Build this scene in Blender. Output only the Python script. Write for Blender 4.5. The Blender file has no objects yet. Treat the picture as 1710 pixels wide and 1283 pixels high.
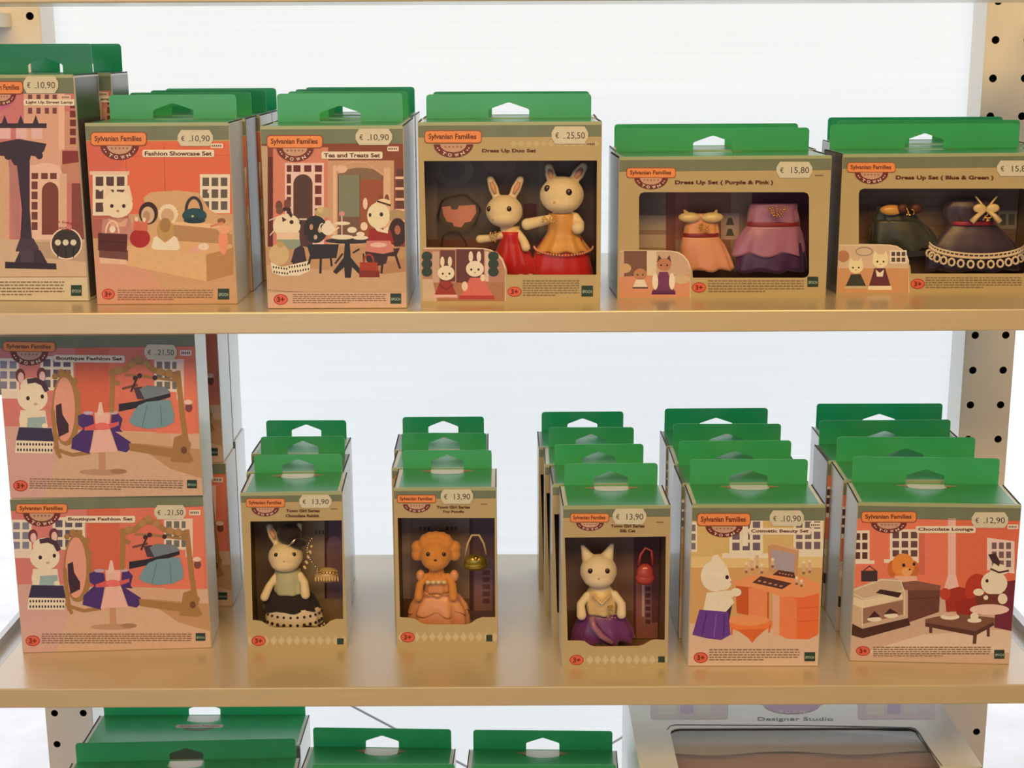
import bpy, bmesh, math, random
import numpy as np
from mathutils import Vector, Matrix
from mathutils.geometry import tessellate_polygon
random.seed(7)
COL = bpy.context.scene.collection
# ------------------------------------------------------------------ camera model
PW, PH = 1710, 1283
FPX, CAMZ, PITCH, ROLL = 2437.0, 0.5778, 0.22825, -0.0043
CAM = np.array([0, -1.25, CAMZ])
FW = np.array([0, math.cos(PITCH), -math.sin(PITCH)])
_r = np.array([1.0, 0, 0]); _u = np.cross(_r, FW)
RT = math.cos(ROLL)*_r + math.sin(ROLL)*_u
UP = -math.sin(ROLL)*_r + math.cos(ROLL)*_u
def ray(x, y): return FW + RT*(x-PW/2)/FPX - UP*(y-PH/2)/FPX
def at_z(x, y, z):
    d = ray(x, y); return CAM + d*(z-CAM[2])/d[2]
def at_y(x, y, Y):
    d = ray(x, y); return CAM + d*(Y-CAM[1])/d[1]
cd = bpy.data.cameras.new('camera'); cam = bpy.data.objects.new('camera', cd); COL.objects.link(cam)
cd.sensor_width = 36; cd.lens = FPX/PW*36; cd.clip_start = 0.02; cd.clip_end = 60
m = Matrix.Identity(4)
for i in range(3):
    m[i][0] = RT[i]; m[i][1] = UP[i]; m[i][2] = -FW[i]; m[i][3] = CAM[i]
cam.matrix_world = m
bpy.context.scene.camera = cam
# ------------------------------------------------------------------ materials
def lin(c): c /= 255.0; return c/12.92 if c <= .04045 else ((c+.055)/1.055)**2.4
WARM = (0.85, 0.62, 0.38)       # how the shop light tints a white card in the photograph
_mats = {}
def mat(name, rgb, rough=.5, metal=0, coat=0, noise=0, nscale=60, sheen=0, stretch=None, spec=.5):
    """rgb = linear albedo"""
    if name in _mats: return _mats[name]
    M = bpy.data.materials.new(name); M.use_nodes = True; nt = M.node_tree; b = nt.nodes['Principled BSDF']
    b.inputs['Base Color'].default_value = (*rgb, 1); b.inputs['Roughness'].default_value = rough
    b.inputs['Metallic'].default_value = metal; b.inputs['Coat Weight'].default_value = coat
    b.inputs['Specular IOR Level'].default_value = spec
    b.inputs['Sheen Weight'].default_value = sheen; b.inputs['Coat Roughness'].default_value = .22; b.inputs['Coat IOR'].default_value = 1.8 if coat >= .9 and rough > .2 else 1.5
    if noise:
        tc = nt.nodes.new('ShaderNodeTexCoord'); mp = nt.nodes.new('ShaderNodeMapping'); n = nt.nodes.new('ShaderNodeTexNoise')
        n.inputs['Scale'].default_value = nscale; n.inputs['Detail'].default_value = 4
        if stretch: mp.inputs['Scale'].default_value = stretch
        mx = nt.nodes.new('ShaderNodeMix'); mx.data_type = 'RGBA'
        mx.inputs['A'].default_value = (*[max(0, c*(1-noise)) for c in rgb], 1); mx.inputs['B'].default_value = (*[min(.98, c*(1+noise)) for c in rgb], 1)
        nt.links.new(tc.outputs['Object'], mp.inputs['Vector']); nt.links.new(mp.outputs[0], n.inputs['Vector'])
        nt.links.new(n.outputs['Fac'], mx.inputs['Factor']); nt.links.new(mx.outputs['Result'], b.inputs['Base Color'])
    _mats[name] = M; return M
def ink(c, rough=.42):
    """printed ink / paint: c is the colour seen in the shop light, divided by that light"""
    k = 'ink_%d_%d_%d_%d' % (*c, int(rough*100))
    if k in _mats: return _mats[k]
    return mat(k, tuple(min(.92, lin(c[i])/WARM[i]) for i in range(3)), rough, noise=.09, nscale=220)
WOOD = mat('birch_laminate', (.66, .57, .40), .40, coat=1, noise=.07, nscale=14, stretch=(1, 14, 14))
POST = mat('painted_steel', (.90, .88, .86), .45)
STEEL = mat('grey_steel', (.62, .64, .68), .3, metal=.4)
HOLE = mat('dark_hole', (.02, .015, .012), .8)
WHITECARD = mat('white_coated_card', (.80, .80, .80), .28, coat=.3)
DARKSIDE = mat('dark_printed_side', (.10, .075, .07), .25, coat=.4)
GREEN = mat('green_card', (.07, .58, .25), .30, coat=.9, noise=.06, nscale=30)
_n = GREEN.node_tree; _t = _n.nodes.new('ShaderNodeBsdfTranslucent'); _t.inputs[0].default_value = (.02, .80, .50, 1); _x = _n.nodes.new('ShaderNodeMixShader'); _x.inputs[0].default_value = .32
_n.links.new(_n.nodes['Principled BSDF'].outputs[0], _x.inputs[1]); _n.links.new(_t.outputs[0], _x.inputs[2]); _n.links.new(_x.outputs[0], _n.nodes['Material Output'].inputs[0])
GREENBACK = mat('green_card_teal', (.012, .30, .15), .4, coat=.15, noise=.06, nscale=30)
CREAM = mat('cream_card', (.54, .46, .29), .45, noise=.06, nscale=45)
HEAD = mat('sage_header', (.20, .26, .21), .38, noise=.18, nscale=9, stretch=(6, 1, 1))
INSIDE = mat('box_inside', (.30, .20, .14), .6)
GOLD = mat('gold_beads', (.80, .55, .22), .22, metal=1)
SILVER = mat('silver_chain', (.75, .72, .68), .25, metal=1)
FUR = mat('cream_flock', (.93, .84, .63), .95, sheen=.5, noise=.05, nscale=400)
FURC = mat('white_flock', (.94, .87, .73), .95, sheen=.5, noise=.05, nscale=400)
FURO = mat('apricot_flock', (.80, .36, .10), .95, sheen=.5, noise=.14, nscale=250)
PINKEAR = mat('pink_flock', (.80, .45, .34), .95)
EYE = mat('eye_gloss', (.03, .008, .008), .15, coat=1)
def film(name, g=.12, tint=(1, 1, 1)):
    M = bpy.data.materials.new(name); M.use_nodes = True; nt = M.node_tree; nt.nodes.clear()
    o = nt.nodes.new('ShaderNodeOutputMaterial'); mx = nt.nodes.new('ShaderNodeMixShader'); t = nt.nodes.new('ShaderNodeBsdfTransparent')
    gl = nt.nodes.new('ShaderNodeBsdfGlossy'); gl.inputs['Roughness'].default_value = .08
    fr = nt.nodes.new('ShaderNodeLayerWeight'); fr.inputs['Blend'].default_value = g; t.inputs['Color'].default_value = (*tint, 1)
    nt.links.new(fr.outputs['Fresnel'], mx.inputs[0]); nt.links.new(t.outputs[0], mx.inputs[1]); nt.links.new(gl.outputs[0], mx.inputs[2]); nt.links.new(mx.outputs[0], o.inputs[0])
    return M
FILM = film('clear_film', .10, (.96, .94, .92)); BLISTER = film('clear_blister', .09, (.97, .95, .94))
# ------------------------------------------------------------------ mesh helpers
class MB:
    def __init__(s): s.v = []; s.f = []; s.m = []; s.mats = []; s.sm = []
    def mi(s, M):
        if M not in s.mats: s.mats.append(M)
        return s.mats.index(M)
    def add(s, vs, fs, M, smooth=False):
        o = len(s.v); s.v += [tuple(map(float, v)) for v in vs]; k = s.mi(M)
        for f in fs: s.f.append([o+i for i in f]); s.m.append(k); s.sm.append(smooth)
    def box(s, a, b, M, bev=0):
        x0, y0, z0 = a; x1, y1, z1 = b
        if not bev:
            s.add([(x0,y0,z0),(x1,y0,z0),(x1,y1,z0),(x0,y1,z0),(x0,y0,z1),(x1,y0,z1),(x1,y1,z1),(x0,y1,z1)],
                  [(0,3,2,1),(4,5,6,7),(0,1,5,4),(1,2,6,5),(2,3,7,6),(3,0,4,7)], M)
        else:
            bm = bmesh.new(); bmesh.ops.create_cube(bm, size=1)
            for v in bm.verts: v.co = Vector(((x0+x1)/2+v.co.x*(x1-x0), (y0+y1)/2+v.co.y*(y1-y0), (z0+z1)/2+v.co.z*(z1-z0)))
            bmesh.ops.bevel(bm, geom=bm.edges[:], offset=bev, segments=2, affect='EDGES', profile=.5)
            s.bm(bm, M)
    def bm(s, bm, M, smooth=False):
        bm.verts.index_update(); s.add([v.co for v in bm.verts], [[v.index for v in f.verts] for f in bm.faces], M, smooth); bm.free()
    def sphere(s, c, r, M, seg=16, rings=10):
        if not hasattr(r, '__len__'): r = (r, r, r)
        bm = bmesh.new(); bmesh.ops.create_uvsphere(bm, u_segments=seg, v_segments=rings, radius=1)
        for v in bm.verts: v.co = Vector((c[0]+v.co.x*r[0], c[1]+v.co.y*r[1], c[2]+v.co.z*r[2]))
        s.bm(bm, M, True)
    def tube(s, pts, r, M, seg=8, closed=False):
        pts = [Vector(p) for p in pts]; n = len(pts); rs = r if hasattr(r, '__len__') else [r]*n; vs = []; fs = []
        for i, p in enumerate(pts):
            t = (pts[(i+1) % n] - pts[i-1]) if closed else (pts[min(i+1, n-1)] - pts[max(i-1, 0)])
            t.normalize(); a = t.orthogonal() if abs(t.y) > .95 else t.cross(Vector((0, 1, 0))); a.normalize(); b = t.cross(a)
            for k in range(seg):
                an = 2*math.pi*k/seg; vs.append(p + a*math.cos(an)*rs[i] + b*math.sin(an)*rs[i])
        for i in range(n if closed else n-1):
            for k in range(seg):
                j = (i+1) % n; fs.append((i*seg+k, i*seg+(k+1) % seg, j*seg+(k+1) % seg, j*seg+k))
        if not closed: fs += [tuple(range(seg))[::-1], tuple((n-1)*seg+k for k in range(seg))]
        s.add(vs, fs, M, True)
    def plate(s, outer, holes, M, f3, th=0):
        """flat (or thick) polygon with holes; f3(u,w,t) -> 3D, t = 0 front, th = back"""
        loops = [[Vector((p[0], p[1], 0)) for p in L] for L in [outer]+holes]
        tris = tessellate_polygon(loops); flat = [p for L in [outer]+holes for p in L]; n = len(flat)
        vs = [f3(p[0], p[1], 0) for p in flat]; fs = [tuple(t) for t in tris]
        if th:
            vs += [f3(p[0], p[1], th) for p in flat]; fs += [tuple(i+n for i in t[::-1]) for t in tris]; o = 0
            for L in [outer]+holes:
                k = len(L)
                for i in range(k): a, b = o+i, o+(i+1) % k; fs.append((a, b, b+n, a+n))
                o += k
        s.add(vs, fs, M)
    def build(s, name, parent=None, **props):
        me = bpy.data.meshes.new(name); me.from_pydata(s.v, [], s.f); me.update()
        for M in s.mats: me.materials.append(M)
        me.polygons.foreach_set('material_index', s.m); me.polygons.foreach_set('use_smooth', s.sm); me.update()
        o = bpy.data.objects.new(name, me); COL.objects.link(o)
        if parent: o.parent = parent
        for k, v in props.items(): o[k] = v
        return o
def empty(name, loc, rz=0, **props):
    o = bpy.data.objects.new(name, None); COL.objects.link(o); o.location = tuple(map(float, loc)); o.rotation_euler = (0, 0, rz); o.empty_display_size = .02
    for k, v in props.items(): o[k] = v
    return o
def copy_tree(o, parent=None):
    c = o.copy(); COL.objects.link(c)
    if parent: c.parent = parent
    for ch in list(o.children): copy_tree(ch, c)
    return c
def ell(cx, cy, rx, ry, n=22, a0=0, a1=360):
    full = abs(a1-a0) >= 360; N = n if full else n+1
    return [(cx+rx*math.cos(math.radians(a0+(a1-a0)*i/n)), cy+ry*math.sin(math.radians(a0+(a1-a0)*i/n))) for i in range(N)]
def rrect(x0, y0, x1, y1, r, n=4):
    p = []
    for cx, cy, a in ((x1-r, y1-r, 0), (x0+r, y1-r, 90), (x0+r, y0+r, 180), (x1-r, y0+r, 270)):
        p += [(cx+r*math.cos(math.radians(a+90*i/n)), cy+r*math.sin(math.radians(a+90*i/n))) for i in range(n+1)]
    return p
_txt = {}
def text_mesh(s, bold=0):
    if (s, bold) in _txt: return _txt[(s, bold)]
    cu = bpy.data.curves.new('t', 'FONT'); cu.body = s; cu.size = 1; cu.offset = bold; cu.resolution_u = 3
    o = bpy.data.objects.new('t', cu); COL.objects.link(o); bpy.context.view_layer.update()
    me = o.evaluated_get(bpy.context.evaluated_depsgraph_get()).to_mesh()
    v = [(p.co.x, p.co.y) for p in me.vertices]; f = [tuple(p.vertices) for p in me.polygons]
    o.evaluated_get(bpy.context.evaluated_depsgraph_get()).to_mesh_clear(); bpy.data.objects.remove(o); bpy.data.curves.remove(cu)
    xs = [p[0] for p in v]; ys = [p[1] for p in v]; b = (min(xs), min(ys), max(xs), max(ys))
    _txt[(s, bold)] = (v, f, b); return _txt[(s, bold)]
def clip(poly, x0, y0, x1, y1):
    for ax, lim, sg in ((0, x0, 1), (0, x1, -1), (1, y0, 1), (1, y1, -1)):
        out = []
        for i in range(len(poly)):
            a, b = poly[i-1], poly[i]; ia = sg*(a[ax]-lim) >= 0; ib = sg*(b[ax]-lim) >= 0
            if ia != ib:
                t = (lim-a[ax])/(b[ax]-a[ax]); out.append((a[0]+t*(b[0]-a[0]), a[1]+t*(b[1]-a[1])))
            if ib: out.append(b)
        poly = out
        if len(poly) < 3: return []
    return poly
LAY = 2.5e-5
class Print:
    """layered flat artwork on a face; coordinates are given in the face's drawing units and mapped by tf to (u, w) metres"""
    def __init__(s, tf, rect, y0=0.0, step=LAY, base=0): s.tf = tf; s.rect = rect; s.mb = MB(); s.bb = []; s.y0 = y0; s.step = step; s.base = base
    def layer(s, P):
        xs = [p[0] for p in P]; ys = [p[1] for p in P]; b = (min(xs), min(ys), max(xs), max(ys)); L = s.base
        for (c, l) in s.bb:
            if b[0] < c[2] and c[0] < b[2] and b[1] < c[3] and c[1] < b[3]: L = max(L, l)
        L += 1; s.bb.append((b, L)); return s.y0 - L*s.step
    def P(s, c, *xy, raw=False):
        pts = [s.tf(xy[i], xy[i+1]) for i in range(0, len(xy), 2)] if not raw else list(xy)
        pts = clip(pts, *s.rect)
        if len(pts) < 3: return
        y = s.layer(pts); s.mb.plate(pts, [], c if not isinstance(c, tuple) else ink(c), lambda u, w, t: (u, y, w))
    def pts(s, c, L): s.P(c, *[k for p in L for k in p])
    def R(s, x0, y0, x1, y1, c): s.P(c, x0, y0, x1, y0, x1, y1, x0, y1)
    def RR(s, x0, y0, x1, y1, c, r=3): s.pts(c, rrect(x0, y0, x1, y1, r))
    def E(s, cx, cy, rx, ry, c, a0=0, a1=360): s.pts(c, ell(cx, cy, rx, ry, 20, a0, a1))
    def S(s, c, w, *xy):
        q = [(xy[i], xy[i+1]) for i in range(0, len(xy), 2)]
        for a, b in zip(q, q[1:]):
            d = math.hypot(b[0]-a[0], b[1]-a[1]) or 1; nx, ny = -(b[1]-a[1])/d*w/2, (b[0]-a[0])/d*w/2
            ex, ey = (b[0]-a[0])/d*w*.2, (b[1]-a[1])/d*w*.2
            s.P(c, a[0]+nx-ex, a[1]+ny-ey, b[0]+nx+ex, b[1]+ny+ey, b[0]-nx+ex, b[1]-ny+ey, a[0]-nx-ex, a[1]-ny-ey)
    def ring(s, c, w, cx, cy, rx, ry, a0=0, a1=360, n=16):
        L = ell(cx, cy, rx, ry, n, a0, a1)
        if abs(a1-a0) >= 360: L.append(L[0])
        s.S(c, w, *[k for p in L for k in p])
    def T(s, txt, cx, cy, w, h, c, bold=.012, rot=0):
        v, f, b = text_mesh(txt, bold); bw = b[2]-b[0]; bh = b[3]-b[1]; ca, sa = math.cos(rot), math.sin(rot); out = []
        for x, y in v:
            X = (x-(b[0]+b[2])/2)/bw*w; Y = -(y-(b[1]+b[3])/2)/bh*h
            out.append(s.tf(cx+X*ca-Y*sa, cy+X*sa+Y*ca))
        y = s.layer(out); M = c if not isinstance(c, tuple) else ink(c)
        r = s.rect; out = [(min(max(u, r[0]), r[2]), min(max(w_, r[1]), r[3])) for u, w_ in out]
        s.mb.add([(u, y, w_) for u, w_ in out], f, M)
    def build(s, name, parent, **k): return s.mb.build(name, parent, **k) if s.mb.v else None
# ------------------------------------------------------------------ the setting
def struct(mb, name): return mb.build(name, kind='structure')
X0, X1, YB, YF, ZF, ZC = -2.3, 2.3, -3.3, 1.0, -1.15, 1.7
WALL = mat('shop_wall', (.45, .40, .36), .8, noise=.04, nscale=3); FLR = mat('shop_floor', (.34, .26, .19), .5, noise=.1, nscale=5)
for nm, a, b, M in (('floor', (X0, YB, ZF-.05), (X1, YF, ZF), FLR), ('ceiling', (X0, YB, ZC), (X1, YF, ZC+.05), WALL),
                    ('wall_left', (X0-.05, YB, ZF), (X0, YF, ZC), WALL), ('wall_right', (X1, YB, ZF), (X1+.05, YF, ZC), WALL), ('wall_back', (X0, YB-.05, ZF), (X1, YB, ZC), WALL)):
    q = MB(); q.box(a, b, M); struct(q, nm)
# shop window behind the rack
q = MB(); WF = mat('pale_window_frame', (.72, .52, .56), .5); WG = mat('grey_window_sill', (.30, .27, .30), .5)
for a, b, M in (((.62, .93, .262), (1.3, .98, .285), WF), ((.62, .93, .172), (1.3, .98, .188), WF), ((-1.3, .92, .06), (-.62, .98, .088), WG), ((-2.3, .93, -1.15), (-2.2, 1.0, 1.7), WF), ((2.2, .93, -1.15), (2.3, 1.0, 1.7), WF)): q.box(a, b, M)
struct(q, 'window_1')
q = MB(); q.box((-6, 1.0, ZF-.1), (6, 8, ZF-.02), mat('pale_pavement', (.75, .74, .76), .7, noise=.2, nscale=6)); struct(q, 'trim_1')
# white sheet hung behind the rack
SH = bpy.data.materials.new('white_translucent_sheet'); SH.use_nodes = True; nt = SH.node_tree; nt.nodes.clear()
o_ = nt.nodes.new('ShaderNodeOutputMaterial'); mx = nt.nodes.new('ShaderNodeMixShader'); mx.inputs[0].default_value = .75
di = nt.nodes.new('ShaderNodeBsdfDiffuse'); di.inputs[0].default_value = (.85, .88, .88, 1); tr = nt.nodes.new('ShaderNodeBsdfTranslucent')
tc = nt.nodes.new('ShaderNodeTexCoord'); mp = nt.nodes.new('ShaderNodeMapping'); mp.inputs['Scale'].default_value = (.6, 1, 60); nz = nt.nodes.new('ShaderNodeTexNoise'); nz.inputs['Scale'].default_value = 3
cr = nt.nodes.new('ShaderNodeMix'); cr.data_type = 'RGBA'; cr.inputs['A'].default_value = (.86, .89, .90, 1); cr.inputs['B'].default_value = (.94, .965, .97, 1)
nt.links.new(tc.outputs['Object'], mp.inputs[0]); nt.links.new(mp.outputs[0], nz.inputs['Vector']); nt.links.new(nz.outputs['Fac'], cr.inputs['Factor']); nt.links.new(cr.outputs['Result'], tr.inputs[0])
nt.links.new(di.outputs[0], mx.inputs[1]); nt.links.new(tr.outputs[0], mx.inputs[2]); nt.links.new(mx.outputs[0], o_.inputs[0])
q = MB(); nx, nz_ = 220, 60; vs = []; fs = []
for j in range(nz_+1):
    for i in range(nx+1):
        x = -.575+1.15*i/nx; z = -1.0+1.85*j/nz_
        w = .0012*math.sin(x*18+z*2)+.0010*math.sin(x*41+1.3)
        for cx in (-.055, -.012, .10): w += .0016*math.exp(-((x-cx-.006*math.sin(z*38))/.0045)**2)*(1 if z > .1 else .3)
        vs.append((x, .425+w, z))
for j in range(nz_):
    for i in range(nx): a = j*(nx+1)+i; fs.append((a, a+1, a+nx+2, a+nx+1))
q.add(vs, fs, SH, True)
q.build('backdrop_sheet', label='thin white sheet hung behind the shelves, glowing with daylight', category='sheet')
# ------------------------------------------------------------------ the rack
rack = empty('shelf_rack', (0, .39, ZF), label='perforated steel shelf rack with two posts standing behind the wooden shelves', category='rack')
def wp(mb, name, par, **k):   # build in world coordinates under a parent standing at par.location
    o = mb.build(name, par, **k); o.matrix_parent_inverse = Matrix.Translation(-Vector(par.location)); return o
for cx, z0 in ((-.5325, .6103), (.5395, .6215)):
    q = MB(); hw = .0275; hz = [z0+.0405*k for k in range(-44, 6)]; hx = [cx-.0172, cx+.0172]; zt, zb = .95, ZF
    fz = lambda u, w, t: (u, .364+t, w); lev = [z for z in hz if z > -.62 and z < zt-.03]
    q.plate([(cx-hw, zb), (cx+hw, zb), (cx+hw, lev[0]-.02025), (cx-hw, lev[0]-.02025)], [], POST, fz); q.plate([(cx-hw, lev[-1]+.02025), (cx+hw, lev[-1]+.02025), (cx+hw, zt), (cx-hw, zt)], [], POST, fz)
    for z in lev:
        for xa, xb in ((cx-hw, cx), (cx, cx+hw)):
            x = hx[0] if xb == cx else hx[1]; q.plate([(xa, z-.02025), (xb, z-.02025), (xb, z+.02025), (xa, z+.02025)], [[(x+.0043*math.cos(a*math.pi/6), z+.0043*math.sin(a*math.pi/6)) for a in range(12)]], POST, fz)
            n0 = [(x+.0043*math.cos(a*math.pi/6), .364, z+.0043*math.sin(a*math.pi/6)) for a in range(12)]; q.add(n0+[(v[0], .368, v[2]) for v in n0], [(a, (a+1) % 12, 12+(a+1) % 12, 12+a) for a in range(12)], HOLE)
    for sx in (-1, 1): q.box((cx+sx*hw-.0008, .3645, zb), (cx+sx*hw+.0008, .412, zt), POST)
    q.box((cx-hw, .3650, zb), (cx-hw+.002, .412, zt), POST); q.box((cx-hw, .4105, zb), (cx+hw, .412, zt), HOLE)
    q.box((cx-.024, .378, zb), (cx+.024, .38, zt), HOLE)
    wp(q, 'post', rack)
A, Bp = at_y(583, 1177, .40), at_y(655, 1215, .40); C_, D_ = at_y(1025, 1240, .40), at_y(1050, 1225, .40)
for P, Q in ((A, Bp), (C_, D_)):
    q = MB(); d = (Q-P)/(Q[0]-P[0]); s = P + d*(-.505-P[0]); e = P + d*(.505-P[0]); t = .0016
    q.tube([s, e], .0016, STEEL, 6); wp(q, 'cross_brace', rack)
SHT = {'top': .6328, 'upper': .3525, 'lower': 0.0, 'bottom': -.3525}
desc = {'top': 'pale birch shelf board whose front edge crosses the top of the frame', 'upper': 'pale birch shelf board carrying the upper row of boxes',
        'lower': 'pale birch shelf board carrying the lower row of boxes', 'bottom': 'birch shelf board below the lower row, holding green-topped boxes'}
for k, z in SHT.items():
    q = MB(); tp = k == 'top'
    q.box((-.57 if tp else -.4925, 0, z-.0193), (.575 if tp else .4985, .12 if tp else .362, z), WOOD, .0012)
    q.build('shelf_board', label=desc[k], category='shelf', group='birch shelf boards')
    for sx, xa, xb in ((-1, -.516, -.4935), (1, .4995, .524)):
        q = MB()
        if tp: xa, xb = (-.562, -.5355) if sx < 0 else (.556, .574); q.box((xa, .02, z-.034), (xb, .3635, z-.0195), POST)
        else:
            q.box((xa, .03, z-.03), (xb, .3635, z-.006), STEEL, .001); q.box((xa+(.0 if sx < 0 else .016), .03, z-.006), (xa+.006 if sx < 0 else xb, .3635, z+(.004 if k == 'lower' else -.001)), STEEL)
        wp(q, 'shelf_bracket', rack)
# ------------------------------------------------------------------ toy boxes
CRM = (198, 172, 130)
def logo(pr, x0, y0, x1, y1, tx, ty, rx, ry, oc=(226, 112, 58)):
    h = y1-y0
    # town arc first, the plaque over it
    pr.E(tx, ty, rx, ry, (112, 38, 30), 0, 180); pr.E(tx, ty, rx*.66, ry*.60, (196, 140, 105), 0, 180)
    for i, ch in enumerate('TOWN'):
        a = math.radians([124, 102, 78, 56][i]); pr.T(ch, tx+rx*.84*math.cos(a), ty+ry*.82*math.sin(a), rx*.20, ry*.24, (235, 215, 185), .02, a-math.pi/2)
    for a in (20, 32, 148, 160):
        a = math.radians(a); pr.E(tx+rx*.84*math.cos(a), ty+ry*.82*math.sin(a), rx*.035, ry*.05, (235, 215, 185))
    for k in range(-2, 3): pr.R(tx+k*rx*.2-rx*.05, ty+ry*.12, tx+k*rx*.2+rx*.05, ty+ry*.26, (150, 95, 70))
    pr.RR(x0-h*.08, y0-h*.08, x1+h*.08, y1+h*.08, (150, 72, 38), h*.3); pr.RR(x0, y0, x1, y1, (232, 128, 66), h*.26)
    pr.T('Sylvanian Families', (x0+x1)/2-(x1-x0)*.01, (y0+y1)/2+h*.03, (x1-x0)*.86, h*.62, (98, 36, 16), .028)
def sticker(pr, x0, y0, x1, y1, txt):
    c = (206, 182, 142); w = x1-x0; h = y1-y0; e = w*.10
    pr.P(c, x0+e, y0, x1-e, y0, x1, y0+h*.35, x1, y0+h*.65, x1-e, y1, x0+e, y1, x0, y0+h*.65, x0, y0+h*.35)
    pr.T('€', x0+w*.15, y0+h*.52, w*.10, h*.34, (70, 55, 45)); pr.T(txt, x0+w*.66, y0+h*.55, w*.50, h*.44, (70, 55, 45), .004)
    if txt != '13,90' and txt != '15,80': pr.R(x0+w*.32, y0+h*.66, x0+w*.38, y0+h*.70, (70, 55, 45))
def age(pr, cx, cy, rx=12, ry=9):
    pr.E(cx, cy, rx, ry, (180, 50, 34)); pr.E(cx, cy, rx*.84, ry*.80, (214, 104, 72)); pr.E(cx, cy, rx*.72, ry*.66, (206, 84, 56)); pr.T('3+', cx, cy, rx*1.05, ry*1.0, (110, 14, 10), .03)
def small(pr, x0, y0, x1, y1, n=5, c=(128, 96, 66)):
    rnd = random.Random(int(x0*7+y0)); st = (y1-y0)/n
    for i in range(n):
        x = x0; y = y0+st*i; xe = x1 if i < n-1 else x0+(x1-x0)*.6
        while x < xe-2:
            w = rnd.uniform(3, 9); pr.R(x, y, min(x+w, xe), y+st*.42, c); x += w+1.6
def maker(pr, x0, y0, x1, y1, tx=True):
    pr.R(x0, y0, x1, y1, (34, 52, 38)); w = x1-x0
    if tx: pr.T('EPOCH', (x0+x1)/2, (y0+y1)/2+1, w*.8, (y1-y0)*.28, (170, 175, 140), .01)
def code(pr, x0, y0, x1, y1, bg=None):
    if bg: pr.RR(x0-2, y0-1.5, x1+2, y1+1.5, bg, 1.5)
    n = 5; w = (x1-x0)/n
    for i in range(n): pr.R(x0+w*i, y0+1, x0+w*i+w*.62, y1-1, (90, 66, 48))
def panes(pr, x0, y0, x1, y1, nx, ny, fr=(232, 196, 168), pn=(84, 50, 44), g=.28, frame=True):
    if frame: pr.R(x0, y0, x1, y1, fr)
    w = (x1-x0)/(nx+g); h = (y1-y0)/(ny+g)
    for i in range(nx):
        for j in range(ny): pr.R(x0+w*(i+g), y0+h*(j+g), x0+w*(i+1), y0+h*(j+1), pn)
def title(pr, t, cx, cy, w, h=7.5, bg=(236, 196, 160)):
    if bg: pr.RR(cx-w/2-4, cy-h/2-2.2, cx+w/2+4, cy+h/2+2.4, bg, 3)
    pr.T(t, cx, cy+.3, w, h, (84, 32, 16), .034)
def tab_outline(W, T, hole=True):
    hw = W/2-.005; out = [(-hw, 0), (hw, 0)] + [(hw-.003+.003*math.cos(math.radians(a)), T-.003+.003*math.sin(math.radians(a))) for a in (0, 45, 90)] + [(-hw+.003-.003*math.sin(math.radians(a)), T-.003+.003*math.cos(math.radians(a))) for a in (0, 45, 90)]
    k = min(.0185, W*.165); h = [(-k, .0006), (k, .0006), (k, .0080), (k*.93, .0092), (.001, .0148), (-.001, .0148), (-k*.93, .0092), (-k, .0080)]
    return out, [h]
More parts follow.
